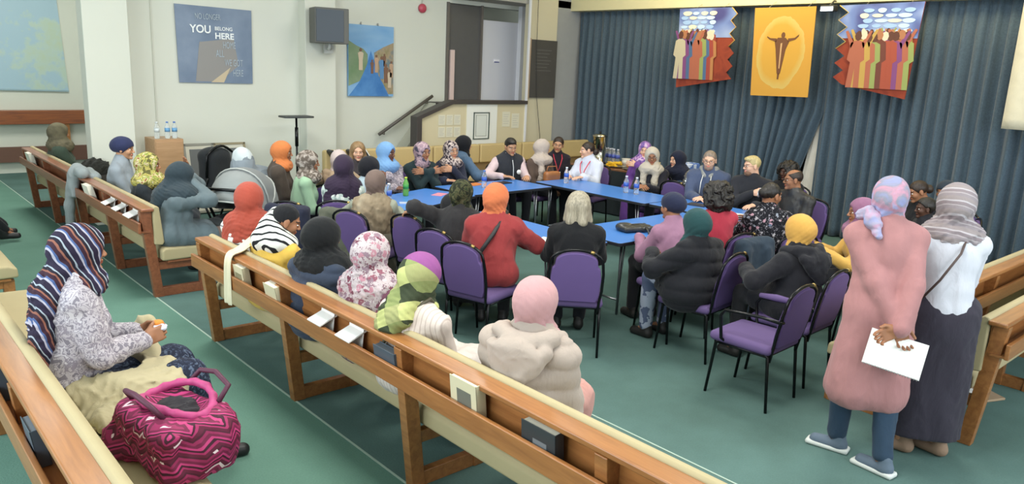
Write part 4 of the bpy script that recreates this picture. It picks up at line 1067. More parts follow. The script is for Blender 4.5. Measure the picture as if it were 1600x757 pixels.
# papers
def sheet(name, label, cat, x, y, z, w_, d_, ang, mat, th=.003, lines=True, group=None):
    t = thing(name, label, cat, (x, y, z), math.radians(ang), group)
    bm = BM(); box(bm, -w_/2, w_/2, -d_/2, d_/2, .0, th); obj('pages', bm, mat, t)
    return t
pw = plain('white_paper', 'eeeeea', .6)
sheet('paper_stack', 'white papers on the near blue table beside the red sweater', 'paper', 4.72, 4.62, TZ, .21, .30, 30, pw, .006)
sheet('paper_stack', 'loose white sheet fanned out beside the papers near the red sweater', 'paper', 4.86, 4.60, TZ+.006, .21, .30, -12, pw)
sheet('pink_paper', 'pink paper on the back table behind the camouflage headscarf', 'paper', 5.28, 7.10, TZ, .20, .12, 30, plain('pink_paper', 'e0889a', .7))
sheet('orange_paper', 'orange folder on the back table near the denim sleeve', 'folder', 6.15, 7.52, TZ, .24, .16, 12, plain('orange_card', 'c8783c', .7), .006)
sheet('black_folder', 'thin black folder on the table before the vest man', 'folder', 6.55, 7.45, TZ, .22, .15, 5, plain('black_card', '1c1d22', .5), .012)
sheet('phone', 'phone with pale screen at the left end of the back table', 'phone', 4.62, 6.80, TZ, .08, .15, 60, plain('phone_white', 'c9d2e4', .3), .009)
sheet('white_card', 'white card on the right table before the cream-shawl woman', 'card', 7.62, 5.52, TZ, .16, .10, 40, pw, .004)
sheet('white_card', 'small white box between the curly hair and the floral blouse', 'card', 7.40, 4.42, TZ, .12, .18, 20, pw, .02)
sheet('notebook', 'dark notebook under the glasses man hands', 'notebook', 7.55, 5.12, TZ, .16, .22, 10, plain('notebook_dark', '2c2e38', .6), .014)
# black handbag on the near table
t = thing('handbag', 'black handbag lying on the near blue table', 'bag', (5.72, 4.55, TZ), math.radians(-18))
s = Soft(.03); s.bx((0, 0, .03), (.17, .10, .028), .025); s.el((-.10, .03, .04), (.08, .06, .035)); s.disp = wrinkle(5, .006, 50); s.plane((0, 0, .001), (0, 0, -1)); s.build('body', plain('black_leather', '2e2f30', .35, bs=80), .01, t)
bm = BM(); tube(bm, [(.06, -.09, .05), (.04, -.17, .02), (.05, -.20, -.10), (.10, -.19, -.16), (.15, -.17, -.10), (.15, -.10, .04)], .010, 8); obj('strap', bm, plain('black_leather', '2e2f30', .35, bs=80), t)
bm = BM(); tube(bm, [(-.12, .0, .066), (.05, .02, .066)], .004, 6); obj('zip', bm, plain('zip_metal', '9a9680', .3, .8), t)
# books in the pew rails -------------------------------------------------
def book(label, y, cover, w_=.14, h_=.20, th=.04, x=XA+.028, z=.632, tilt=8, page='e4e0cc', parent=None, turn=0, name='hymn_book', group='books in the pew rails'):
    """stands in the rail pocket, its cover towards the camera side (-x), length along y"""
    t = thing(name, label, 'book', (x, y, z), math.radians(turn), group)
    a = Matrix.Rotation(math.radians(-tilt), 4, 'Y')
    bm = BM(); box(bm, -th/2, -th/2+.004, -w_/2, w_/2, 0, h_, mat=a); box(bm, th/2-.004, th/2, -w_/2, w_/2, 0, h_, mat=a); box(bm, -th/2, th/2, -w_/2, -w_/2+.005, 0, h_, mat=a); obj('cover', bm, cover, t, bevel=.0015)
    bm = BM(); box(bm, -th/2+.004, th/2-.004, -w_/2+.005, w_/2-.006, .004, h_-.005, mat=a); obj('pages', bm, plain('page_block', page, .8), t)
    return t, a, th, w_, h_
creamc = plain('cream_cover', 'cfc6a6', .6); darkc = plain('dark_cover', '2f3438', .5); slatec = plain('slate_cover', '4a5560', .5)
def frontmark(B, mats, rect):
    t, a, th, w_, h_ = B; bm = BM(); box(bm, -th/2-.0015, -th/2, rect[0], rect[1], rect[2], rect[3], mat=a); obj('cover_picture', bm, mats, t)
B = book('cream hymn book with a picture on the cover, beside the hanging cream strap', 4.98, creamc, .16, .17, .05); frontmark(B, plain('cover_print', '8a8468', .6), (-.05, .05, .05, .12))
book('plain cream hymn book right of the one beside the cream strap', 4.46, creamc, .17, .17, .055, tilt=12)
B = book('thick cream book with a dark cover picture, nearest the beige puffer jacket', 2.50, creamc, .19, .20, .055, tilt=6); frontmark(B, plain('cover_dark_print', '6a6a60', .6), (-.055, .045, .05, .15))
B = book('dark book with pale lettering at the near end of the pew rail', 2.02, darkc, .20, .16, .05, tilt=4); frontmark(B, plain('faint_silver', '6f7478', .5), (-.05, .03, .06, .10))
book('dark slate book beside the white leaflets in the long pew', 3.16, slatec, .20, .14, .045, page='5a6066')
def leaflet(label, y, x=XA+.03, z=.634, s=1., name='leaflet'):
    t = thing(name, label, 'leaflet', (x, y, z), 0, 'white leaflets in the pew rails')
    a = Matrix.Rotation(math.radians(6), 4, 'Y'); bm = BM(); box(bm, .0, .003, -.075*s, .075*s, 0, .15, mat=a); obj('back_sheet', bm, pw, t)
    a = Matrix.Translation((-.06, 0, .095))@Matrix.Rotation(math.radians(68), 4, 'Y')
    bm = BM(); box(bm, -.004, .004, -.075*s, .075*s, -.02, .10, mat=a); box(bm, -.064, -.058, -.075*s, .075*s, 0, .092) if 0 else None; obj('front_sheet', bm, pw, t)
    return t
leaflet('open white leaflet in the long pew rail, left of its twin', 3.84); leaflet('open white leaflet in the long pew rail, beside the dark slate book', 3.52)
leaflet('open white leaflet in the second pew rail, farthest of three', 8.15); leaflet('open white leaflet in the second pew rail, middle of three', 7.80); leaflet('open white leaflet in the second pew rail, nearest its end post', 7.42, s=1.2)
book('thick white book in the second pew rail beside the draped jacket', 8.85, plain('white_cover', 'e6e4d4', .6), .2, .19, .06, tilt=14)
book('thick white book at the far end of the farthest pew', 11.75, plain('white_cover', 'e6e4d4', .6), .22, .2, .06, tilt=12)
book('dark slate book in the near left pew rail', 3.22, slatec, .17, .16, .045, x=XB+.028, page='6a7076')
book('pale book at the left edge in the near left pew rail', 3.95, slatec, .15, .17, .05, x=XB+.028, page='e4e0cc')
# cream strap hanging over the long pew
t = thing('scarf', 'long cream scarf hanging over the far end of the long pew rail', 'scarf', (XA, 5.13, 0), group=None)
P = []; F = []
pts = [(.34, .05, 1.02), (.22, .10, .93), (.12, .08, .865), (.05, .03, .855), (-.02, -.01, .86), (-.045, -.03, .80), (-.05, -.04, .66), (-.055, -.05, .50)]
for i, p in enumerate(pts):
    for j in range(7):
        u = j/6-.5; P.append((p[0]+.012*math.sin(j*2.2), p[1]+u*.12*(1+.2*math.sin(i)), p[2]+.008*math.cos(j*2.2)*(1 if 1 < i < 5 else 0)))
for i in range(len(pts)-1):
    for j in range(6): a = i*7+j; F.append((a, a+1, a+8, a+7))
o = qobj('cloth', P, F, cloth('d3ccab'), t); o.modifiers.new('t', 'SOLIDIFY').thickness = .008; m = o.modifiers.new('s', 'SUBSURF'); m.levels = m.render_levels = 2

# magenta zigzag bag with its contents on the near left pew
def zigmat():
    m, nt, b = _new('zigzag_fabric'); co = coords(nt); sp = nd(nt, 'ShaderNodeSeparateXYZ'); nt.links.new(co, sp.inputs[0])
    tri = math_(nt, 'ABSOLUTE', math_(nt, 'SUBTRACT', math_(nt, 'FRACT', math_(nt, 'MULTIPLY', math_(nt, 'ADD', sp.outputs[1], math_(nt, 'MULTIPLY', sp.outputs[0], .8)), 11.)), .5))
    v = math_(nt, 'FRACT', math_(nt, 'MULTIPLY', math_(nt, 'ADD', sp.outputs[2], math_(nt, 'MULTIPLY', tri, .075)), 13))
    c = ramp(nt, v, [(0, '5a1c34'), (.18, '9a2c5c'), (.30, '3a1626'), (.42, 'b23a70'), (.55, '6b2040'), (.72, '8c2a54'), (.88, '481a2c')], 'CONSTANT')
    n = noise(nt, co, 11, 2); w_ = math_(nt, 'MULTIPLY', math_(nt, 'GREATER_THAN', n, .57), math_(nt, 'GREATER_THAN', v, .86))
    return finish(m, nt, b, mix(nt, w_, c, 'd9c6cc'), .6)
t = thing('tote_bag', 'magenta and maroon zigzag patterned bag on the near left pew', 'bag', (1.0, 3.22, .455), math.radians(8))
zm = zigmat()
s = Soft(.05); s.bx((0, 0, .135), (.17, .255, .13), .06); s.el((-.12, .20, .07), (.10, .14, .09)); s.el((.05, -.10, .12), (.17, .18, .13)); s.disp = wrinkle(77, .020, 15, (1, 1, .8)); s.cut((.03, .02, .30), (.115, .17, .085), k=.02); s.plane((0, 0, .004), (0, 0, -1)); s.build('bag_body', zm, .010, t)
s = Soft(.03); s.el((.03, .02, .225), (.10, .15, .03)); s.disp = wrinkle(78, .010, 40); s.build('lining', cloth('1c1a20'), .010, t)
s = Soft(.015); ring = [(.03+.135*math.cos(a), .02+.185*math.sin(a), .275+.02*math.sin(2*a+1)) for a in [2*PI*k/14 for k in range(15)]]
for u, v in zip(ring, ring[1:]): s.rc(u, v, .017, .017)
s.disp = wrinkle(7, .003, 40); s.build('rim', plain('magenta_band', 'a8386e', .6, var=.3, vs=30), .008, t)
for sx in (-.10, .14):
    bm = BM(); tube(bm, [(sx, -.12, .27), (sx*1.4, -.11, .33), (sx*1.5, .02, .35), (sx*1.4, .13, .33), (sx, .15, .27)], [.012]*5, 8); obj('handle', bm, plain('magenta_dark', '4a1c34', .6), t)
# food wrapper, white plate and yellow packet near it
t = thing('paper_plate', 'white round plate on the pew between the coat and zigzag bag', 'plate', (.80, 3.70, .462)); bm = BM(); lathe(bm, [(0, .0), (.05, .0), (.075, .018), (.078, .02), (.05, .004), (0, .004)], 24); obj('dish', bm, pw, t)
t = thing('snack_packet', 'yellow and white snack packet beside the white plate', 'packet', (.72, 3.56, .462), math.radians(40))
s = Soft(.02); s.bx((0, 0, .015), (.07, .045, .014), .012); s.disp = wrinkle(3, .004, 60); s.build('packet_body', blotch([(0, 'e6d86a'), (.5, 'e8e6d8')], 12, 1, name='packet_print'), .006, t)
# grey jacket over pew
t = thing('jacket', 'light grey jacket draped over the rail of the second pew', 'jacket', (XA+.04, 9.25, .84))
s = Soft(.05); s.k = .05
s.rc((-.06, .10, .03), (-.10, .22, -.35), .055, .05); s.rc((-.10, .22, -.35), (-.11, .24, -.55), .05, .045); s.rc((-.02, -.12, .055), (-.02, .14, .06), .065, .07); s.bx((-.075, .14, -.10), (.035, .10, .14), .03); s.rc((.10, -.14, .0), (.10, .14, .02), .05, .06); s.rc((-.06, .05, .03), (-.07, .12, -.12), .05, .05)
s.disp = wrinkle(31, .008, 22); s.build('cloth', cloth('8f999b', name='grey_fleece'), .012, t)
# cabinet with bottles
t = thing('wooden_cabinet', 'small plain light wooden cabinet by the wall', 'cabinet', (3.34, 10.55, 0))
ww = wood('a8835c', 'bb9670', (0, PI/2, 0), .6, name='light_wood')
bm = BM(); box(bm, -.17, .19, -.2, .2, .04, 1.10); obj('carcass', bm, ww, t, bevel=.006)
bm = BM(); box(bm, -.16, .18, -.215, -.2, .06, 1.07); dd = obj('door', bm, ww, t, bevel=.004); bm = BM(); tube(bm, [(.14, -.225, .60), (.14, -.225, .70)], .006, 6); obj('handle', bm, chrome, dd)
bm = BM(); box(bm, -.15, .17, -.18, .18, 0, .04); obj('plinth', bm, darkwood, t)
for lb, x, y, c1, c2 in (('clear bottle with pale label at the left on the wooden cabinet', 3.24, 10.46, 'cfd8da', 'dfe6ea'), ('blue-labelled water bottle in the middle on the wooden cabinet', 3.37, 10.46, '6aa0cc', '4a78c8'), ('blue-labelled water bottle at the right on the wooden cabinet', 3.46, 10.46, '6aa0cc', '4a78c8')): bottle(lb, (x, y, 1.10), c1, c2)
# frames leaning on the wall
for lb, x, w_, dark in (('dark-centred picture frame leaning on the wall, left of the other', 3.92, .42, 1), ('gold-edged picture frame leaning against the wall by the orange headscarf', 4.36, .46, 0)):
    t = thing('picture_frame', lb, 'picture frame', (x, 10.72, .44)); t.rotation_euler = (math.radians(-12), 0, 0)
    t.location.z = .0
    bm = BM(); h0, h1 = .02, .99
    for a in ((-w_/2, w_/2, h1-.03, h1), (-w_/2, w_/2, h0, h0+.03), (-w_/2, -w_/2+.03, h0, h1), (w_/2-.03, w_/2, h0, h1)): box(bm, a[0], a[1], -.012, .012, a[2], a[3])
    obj('moulding', bm, plain('frame_gold' if not dark else 'frame_grey', '8e8468' if not dark else '8a8a80', .5), t)
    bm = BM(); box(bm, -w_/2+.03, w_/2-.03, .0, .008, h0+.03, h1-.03); obj('mount', bm, plain('mount_pale', 'cccabb', .7), t)
    bm = BM(); box(bm, -w_/2+.08, w_/2-.08, -.003, .0, h0+.08, h1-.08); obj('picture', bm, plain('picture_dark', '5a5e5e', .4), t)
# black upright case / pushchair seat by cabinet
t = thing('pushchair', 'black pushchair with rounded hood beside the wooden cabinet', 'pushchair', (3.55, 9.35, 0), math.radians(20))
bk = cloth('23272b')
s = Soft(.05); s.bx((0, 0, .78), (.20, .13, .27), .12); s.el((0, .02, 1.0), (.20, .15, .10)); s.build('seat_shell', bk, .014, t)
bm = BM(); tube(bm, [(-.20, -.08, .75), (-.20, -.10, 1.02)]+[(-.20+.40*i/8, -.10, 1.02+.10*math.sin(PI*i/8)) for i in range(1, 8)]+[(.20, -.10, 1.02), (.20, -.08, .75)], .016, 8); obj('handlebar', bm, blk, t)
bm = BM(); [tube(bm, [(x, -.10, .75), (x, .22, .10)], .014, 8) for x in (-.2, .2)]; [tube(bm, [(x, .16, .70), (x, -.22, .10)], .014, 8) for x in (-.2, .2)]; obj('frame', bm, blk, t)
def wheels(t, xs, ys, r, m=None):
    for x in xs:
        for y in ys:
            bm = BM(); tube(bm, [(x, y+r*math.cos(a), r+r*math.sin(a)*.93) for a in [2*PI*k/18 for k in range(18)]], r*.14, 8, closed=True); tube(bm, [(x-.02, y, r), (x+.02, y, r)], r*.3, 10); obj('wheel', bm, blk, t)
wheels(t, (-.22, .22), (-.22, .22), .10)
# grey pushchair with big layered canopy
t = thing('pushchair', 'grey pushchair with large layered rounded canopy behind the red headscarf', 'pushchair', (3.05, 7.35, 0), math.radians(-50))
gc = cloth('7f8585', crease=False); gc2 = cloth('6f7475', crease=False)
def canopy(bm, a0, a1, R, cz_, wd):
    n = 12; rows = []
    for i in range(9):
        a = math.radians(a0+(a1-a0)*i/8); row = []
        for j in range(n+1):
            b_ = PI*j/n; row.append(bm.verts.new((-wd*math.cos(b_), R*math.sin(b_)**.6*math.cos(a), cz_+R*math.sin(b_)**.6*math.sin(a))))
        rows.append(row)
    for A, B_ in zip(rows, rows[1:]):
        for j in range(n):
            f = bm.faces.new([A[j], A[j+1], B_[j+1], B_[j]]); f.smooth = True
for i, (a0, a1, R, wd, mt) in enumerate(((-10, 50, .43, .285, gc), (48, 105, .425, .28, gc2), (102, 160, .42, .275, gc))):
    bm = BM(); canopy(bm, a0+0, a1, R, .70, wd); o = obj('canopy_panel', bm, mt, t, smooth=True); o.modifiers.new('t', 'SOLIDIFY').thickness = .012
bm = BM()
for a in (-10, 49, 103, 160):
    ar = math.radians(a); tube(bm, [(-.285*math.cos(PI*j/14), .435*math.sin(PI*j/14)**.6*math.cos(ar), .70+.435*math.sin(PI*j/14)**.6*math.sin(ar)) for j in range(15)], .009, 6)
obj('canopy_rib', bm, plain('rib_grey', '9fa3a0', .6), t)
s = Soft(.05); s.bx((0, .0, .56), (.25, .38, .10), .09); s.cut((0, 0, .70), (.21, .33, .12)); s.build('carrycot', cloth('34383a'), .014, t)
bm = BM(); tube(bm, [(-.26, .40, .64), (-.20, .46, .63), (.20, .46, .63), (.26, .40, .64)], .018, 8); obj('white_bumper', bm, plain('pale_bar', 'dfe2df', .4), t)
bm = BM(); [tube(bm, [(x, -.34, .95), (x, .25, .12)], .014, 8) for x in (-.24, .24)]; [tube(bm, [(x, .15, .52), (x, -.28, .12)], .014, 8) for x in (-.24, .24)]; tube(bm, [(-.24, -.34, .95), (.24, -.34, .95)], .016, 8); obj('frame', bm, blk, t)
wheels(t, (-.26, .26), (-.28, .27), .12)
# grey-blue coat thrown over a second pushchair behind it
t = thing('pushchair', 'pushchair under a draped pale grey cover, behind the grey canopy', 'pushchair', (3.62, 8.35, 0), math.radians(-45))
s = Soft(.07); s.el((0, .0, .72), (.27, .40, .28)); s.el((-.05, -.22, .98), (.13, .13, .22)); s.el((0, .22, .55), (.25, .25, .25)); s.disp = wrinkle(12, .012, 14); s.build('draped_cover', striped([(3, '848e96'), (1, '747e86')], 5, wob=.1, name='grey_cover'), .014, t)
s = Soft(.03); s.el((-.05, -.22, 1.08), (.115, .115, .14)); s.disp = wrinkle(13, .008, 25); s.build('pale_hood', cloth('b9c4c8'), .012, t)
bm = BM(); [tube(bm, [(x, -.30, .8), (x, .25, .12)], .014, 8) for x in (-.22, .22)]; obj('frame', bm, blk, t); wheels(t, (-.24, .24), (-.26, .26), .11)
# T-shaped stand
t = thing('music_stand', 'tall black T-shaped stand in front of the pillar', 'stand', (5.12, 10.35, 0), 0)
bm = BM(); tube(bm, [(0, 0, .1), (0, 0, 1.36)], .016, 8); obj('pole', bm, blk, t); bm = BM(); tube(bm, [(0, 0, .95), (0, 0, 1.22)], .026, 8); obj('collar', bm, blk, t)
bm = BM(); prism(bm, roundrect(-.23, .23, -.13, .13, .05), 'z', 1.36, 1.385); obj('top_plate', bm, plain('black_plate', '3a3f40', .5), t, bevel=.005)
for k in range(3):
    a = 2*PI*k/3; bm = BM(); tube(bm, [(0, 0, .30), (.26*math.cos(a), .26*math.sin(a), .015)], .012, 6); obj('leg', bm, blk, t)
# folded black chairs/cases leaning on the bench
for lb, x, y, tl in (('slim black case leaning on the bench, leftmost of the three', 5.33, 9.75, -38), ('black case with white edge leaning on the bench, middle of the three', 5.62, 9.72, -34), ('black case leaning on the bench, rightmost of the three', 5.80, 9.70, -36)):
    t = thing('folded_music_stand', lb, 'case', (x-.15, y, .92)); t.rotation_euler = (0, math.radians(tl+90), 0)
    bm = BM(); prism(bm, roundrect(-.02, .46, -.10, .10, .04), 'z', -.02, .02); obj('shell', bm, plain('case_black', '2a2d30', .35), t, bevel=.01)
    bm = BM(); tube(bm, [(-.02, -.09, .024), (.44, -.09, .024)], .008, 6); obj('white_edge', bm, plain('case_white', 'd8dad8', .4), t)
    t.location = (x, y, .93)
# ------------------------------------------------------------------ refreshment table
t = thing('serving_table', 'refreshment table with dark cloth in front of the blue curtain', 'table', (9.50, 7.95, 0), math.radians(-82))
bm = BM(); prism(bm, roundrect(-.75, .75, -.40, .40, .04), 'z', .70, .725); obj('tabletop', bm, wood('7a5238', '94684a', name='brown_tabletop'), t, bevel=.003)
P = []; F = []; n = 90
per = [(x, y) for x, y in ([(-.74+1.48*i/30, -.40) for i in range(30)]+[(.74, -.40+.8*i/15) for i in range(15)]+[(.74-1.48*i/30, .40) for i in range(30)]+[(-.74, .40-.8*i/15) for i in range(15)])]
for j in range(9):
    for i, (x, y) in enumerate(per):
        o_ = .018*math.sin(i*1.4)*j/8; P.append((x*(1+o_), y*(1+o_*1.5), .70-.68*j/8))
for j in range(8):
    for i in range(n): a = j*n+i; b_ = j*n+(i+1) % n; F.append((a, b_, b_+n, a+n))
qobj('table_skirt', P, F, cloth('2b3438'), t)
def onT(x, y):   # point on that table
    return (x, y, .725)
t = thing('drinks_urn', 'tall shiny steel drinks urn at the left of the refreshment table', 'urn', onT(9.42, 8.36), 0)
steel = plain('polished_steel', 'c4bfae', .12, 1.)
bm = BM(); lathe(bm, [(.0, .03), (.115, .03), (.115, .05), (.105, .06), (.105, .43), (.118, .44), (.118, .465), (.08, .485), (0, .495)], 28); obj('tank', bm, steel, t)
bm = BM(); lathe(bm, [(.0, .495), (.014, .495), (.022, .515), (0, .53)], 12); obj('lid_knob', bm, blk, t)
bm = BM(); tube(bm, [(-.10, -.06, .11), (-.155, -.09, .11), (-.16, -.093, .075)], .012, 8); tube(bm, [(-.14, -.082, .11), (-.14, -.082, .15)], .008, 6); obj('tap', bm, steel, t)
bm = BM(); lathe(bm, [(.0, .0), (.12, .0), (.12, .03), (0, .03)], 24); obj('base', bm, blk, t)
bm = BM(); [tube(bm, [(s_*.105, 0, .32), (s_*.15, 0, .33), (s_*.15, 0, .38), (s_*.105, 0, .39)], .008, 6) for s_ in (-1, 1)]; obj('handle', bm, blk, t)
for i in range(6):
    b_ = bottle('blue-labelled bottle standing in the cluster beside the steel urn', onT(9.66+.05*(i//4), 8.42-.085*(i % 4)), '4a5cae', 'd8dcec', 1.15, group='bottles beside the urn')
rg = random.Random(11)
def platter(label, x, y, r, items, gname, foodname):
    L_ = onT(x, y); t = thing('platter', label, 'platter', L_)
    bm = BM(); lathe(bm, [(0, .0), (r*.7, .0), (r, .02), (r*1.02, .022), (r*.7, .006), (0, .006)], 24); obj('dish', bm, plain('platter_silver', 'b4b0a0', .3, .5), t)
    for k in range(items[0]):
        a = rg.uniform(0, 6.28); q = r*.68*math.sqrt(rg.random()); lay = k/items[0]
        q *= 1-.5*lay
        o = bpy.data.objects.new(foodname, items[1]); C.objects.link(o); o.location = (L_[0]+q*math.cos(a), L_[1]+q*math.sin(a), L_[2]+.022+.05*lay); o.rotation_euler = (rg.uniform(-.25, .25), rg.uniform(-.25, .25), a)
        tag(o, 'piece of '+gname, 'food', gname)
def foodmesh(nm, mat, fn):
    s = Soft(.012); fn(s); P_, F_ = s.net(.006); me = qmesh(nm, P_, F_); me.materials.append(mat); return me
banana = foodmesh('banana', plain('banana_yellow', 'e0b428', .5, var=.1), lambda s: (s.rc((-.07, .02, 0), (-.03, 0, 0), .010, .016), s.rc((-.03, 0, 0), (.03, 0, 0), .016, .016), s.rc((.03, 0, 0), (.07, .025, 0), .016, .008)))
pastry = foodmesh('pastry', plain('pastry_brown', 'b87a3c', .6, var=.25, vs=40), lambda s: (s.bx((0, 0, 0), (.04, .03, .013), .01),))
orange_ = foodmesh('orange', plain('orange_fruit', 'd8822c', .5, bs=200), lambda s: (s.el((0, 0, .01), (.032, .032, .030)),))
sandw = foodmesh('sandwich', plain('bread_cream', 'dcc48a', .7, var=.1), lambda s: (s.bx((0, 0, 0), (.045, .035, .016), .008),))
platter('platter of bananas heaped on the refreshment table', 9.38, 7.98, .20, (14, banana), 'bananas heaped on the refreshment table', 'banana')
platter('platter of brown pastries at the front of the refreshment table', 9.22, 8.25, .15, (12, pastry), 'brown pastries at the front of the refreshment table', 'pastry')
platter('platter of oranges on the right of the refreshment table', 9.34, 7.60, .14, (9, orange_), 'oranges on the refreshment table', 'orange')
platter('platter of pale sandwiches beside the bananas', 9.66, 7.72, .15, (10, sandw), 'pale sandwiches on the refreshment table', 'sandwich')
for lb, x, y, c_ in (('white tub at the right of the refreshment table', 9.72, 8.02, 'e4e0d4'), ('cream tub behind the white tub on the refreshment table', 9.80, 7.50, 'd8cc9c')):
    t = thing('food_tub', lb, 'tub', onT(x, y)); bm = BM(); lathe(bm, [(0, 0), (.065, 0), (.08, .10), (.074, .10), (.06, .01), (0, .01)], 20); obj('tub_body', bm, plain('tub_plastic', c_, .5), t); bm = BM(); lathe(bm, [(.083, .098), (.083, .11), (0, .112)], 20); obj('lid', bm, plain('tub_lid', c_, .4), t)
t = thing('water_pack', 'blue and white pack beside the navy hijab at the curtain', 'pack', (9.35, 6.55, .0)); bm = BM(); box(bm, -.2, .2, -.15, .15, .0, .78); obj('pack_body', bm, plain('crate_dark', '2b3438', .7), t, bevel=.01); bm = BM(); box(bm, -.14, .14, -.1, .1, .78, .96); obj('wrapped_bottles', bm, blotch([(0, '5a78b8'), (.5, 'c8d2e4')], 14, 1, name='blue_wrap'), t, bevel=.02)
# dark rucksack on table T1 end, coats on chairs -------------------------
t = thing('rucksack', 'black rucksack on the chair back between the camouflage scarf and back table', 'bag', (4.55, 5.86, TZ)); s = Soft(.05); s.el((0, 0, .13), (.16, .13, .14)); s.el((.08, -.02, .08), (.10, .11, .09)); s.disp = wrinkle(21, .008, 20); s.plane((0, 0, .003), (0, 0, -1)); s.build('bag_body', cloth('1d1e21'), .012, t)
bm = BM(); tube(bm, [(-.05, -.02, .26), (-.03, -.02, .31), (.03, -.02, .31), (.05, -.02, .26)], .009, 6); obj('handle', bm, blk, t)
def coat_on_chair(label, cx_, cy_, face, col, long=.55, wd=.24, mat=None, z=.87, name='coat', kind='coat'):
    t = thing(name, label, kind, (cx_, cy_, 0), math.radians(face-90))
    s = Soft(.05); s.pad = .03
    s.rc((-wd+.09, -.315, z-.045), (wd-.09, -.315, z-.045), .034, .034)
    s.bx((0, -.345, z-.04-long*.5), (wd-.04, .03, long*.5), .028); s.rc((-wd+.10, -.37, z-.12), (-wd+.08, -.39, z-long), .035, .05); s.rc((wd-.12, -.37, z-.12), (wd-.07, -.40, z-long), .035, .055)
    for x in (-1, 1): s.rc((x*(wd-.06), -.32, z-.08), (x*(wd-.01), -.35, z-.50), .040, .036); s.bx((x*(wd-.09), -.275, z-.12), (.05, .012, .08), .01)
    s.disp = wrinkle(int(cx_*100), .010, 20, (1, 1, .3))
    s.build('cloth', mat or cloth(col), .014, t); return t
t = thing('spare', '', 'x'); bpy.data.objects.remove(t)
# papers & bag under right pew, cable
t = thing('paper_bag', 'flat brown paper bag lying on the carpet by the right pew', 'bag', (6.05, 1.62, .0), math.radians(-20)); bm = BM(); prism(bm, [(-.22, -.12), (.2, -.14), (.24, .1), (-.18, .13)], 'z', .002, .02); obj('bag_body', bm, plain('kraft_paper', 'a08a70', .8, var=.15, bs=40, bd=.01), t, bevel=.005)
bm = BM(); box(bm, -.12, .1, -.05, .06, .02, .026); obj('leaflet_inside', bm, pw, t)
bm = BM(); tube(bm, [(6.25+.0, 1.15, .008), (6.45, 1.05, .008), (6.7, 1.15, .008), (6.8, 1.35, .008), (7.0, 1.5, .008), (7.4, 1.5, .008)], .008, 6); tag(obj('cable', bm, plain('cable_black', '3a3836', .5)), 'thin black cable on the carpet behind the right pew', 'cable')
# ------------------------------------------------------------------ the people
K = cloth
BLK = K('1b1c20'); DNAVY = K('23283a'); hairblk = strands('black_hair', '241e1a', '0e0c0a'); hairbrn = strands('brown_hair', '3a2a20', '1a120e')
CH = dict(seat=.47)
def onchair(p, face, label, arms=False, dx=0, dy=0):
    c = chair(label, (p.location.x+dx, p.location.y+dy, 0), face, arms); return p
def lanyard(col, badge='e8e8e8'):
    def fn(root, q):
        n = q['neck']; w = q['wid']; f = .105*w+.035+q['th']
        a = [n+np.array((s_*.062, .03, .0)) for s_ in (-1, 1)]; lo = n+np.array((0, f+.01, -.26))
        bm = BM(); tube(bm, [a[0], n+np.array((-.06, f*.75, -.07)), n+np.array((-.035, f, -.15)), lo, n+np.array((.035, f, -.15)), n+np.array((.06, f*.75, -.07)), a[1]], .007, 6)
        obj('lanyard', bm, plain('lanyard_'+'red', col, .5), root)
        bm = BM(); box(bm, -.035, .035, -.003, .003, -.10, 0); o = obj('badge', bm, plain('badge', badge, .4), root); o.location = lo
    return fn
def strapover(col, wdt=.018, s_=1):
    """strap over one shoulder across the back and chest"""
    def fn(root, q):
        n = q['neck']; pel = q['pel']; th = q['th']; wid = q['wid']; w = q['w']; up = q['up']
        R1 = .12*wid+th+.012
        pts = [n-up*.42+np.array((-s_*.15*w, -.09, 0)), n-up*.28+np.array((-s_*.09*w, -R1-.005, 0)), n-up*.12+np.array((-s_*.0, -R1+.005, 0)), n-up*.03+np.array((s_*.06*w, -.06, .02)), n-up*.005+np.array((s_*.085*w, .0, .03)), n-up*.05+np.array((s_*.07*w, .09, 0)), n-up*.2+np.array((0, R1+.035, 0)), n-up*.40+np.array((-s_*.12*w, R1, 0))]
        bm = BM(); tube(bm, pts, wdt*.6, 8); obj('bag_strap', bm, plain('strap', col, .5), root)
    return fn
# -- pew rows
SW = person('woman in striped scarf and grey patterned top on the near left pew, holding a snack', .86, 4.04, 1.37, -2, 'mid', near=True, lean=8, w=1.10, hyaw=2, hpitch=4, seat=.465,
    hijab=dict(style='tail', vol=1.08, bun=1, drape=.80, len=.46, bx=.05, tr=.075, fold=1.2, mat=striped([(3, '2a2438'), (1, 'a9a6b4'), (1, '4a5f8c'), (2, '3a2430'), (1, '8a5a4c'), (1.6, '23202c'), (.8, '9aa4ae')], 13, (1.15, .25, 0), .05, 'striped_scarf')),
    top=dict(kind='loose', add=.006, name='patterned_blouse', mat=blotch([(0, '7f7a84'), (.42, 'b6b0b6'), (.52, '8d8690'), (.60, 'c4bfc4')], 26, 3, 1.2, name='grey_patterned_fabric')),
    low=dict(kind='skirt', mat=blotch([(0, '252a3a'), (.5, '343c50'), (.58, '586478')], 40, 3, 1.5, name='dark_patterned_skirt'), hem=.16, boot=1), shoe='1a1a1c', arms=('hold', 'hold'), feet=(.09, .70), legs=((0, .10, .0), (0, .0, 0)), curl=45)
t = thing('puffer_coat', 'cream puffer coat wrapped round the hips of the striped-scarf woman', 'coat', (.93, 4.02, .47))
s = Soft(.06); s.pad = .03; s.el((0, 0, .10), (.24, .32, .15)); s.el((.14, -.12, .08), (.22, .20, .11)); s.el((.16, .17, .10), (.16, .14, .15)); s.rc((.20, .22, .15), (.26, .16, .30), .05, .045); s.el((-.02, -.34, .05), (.17, .18, .07))
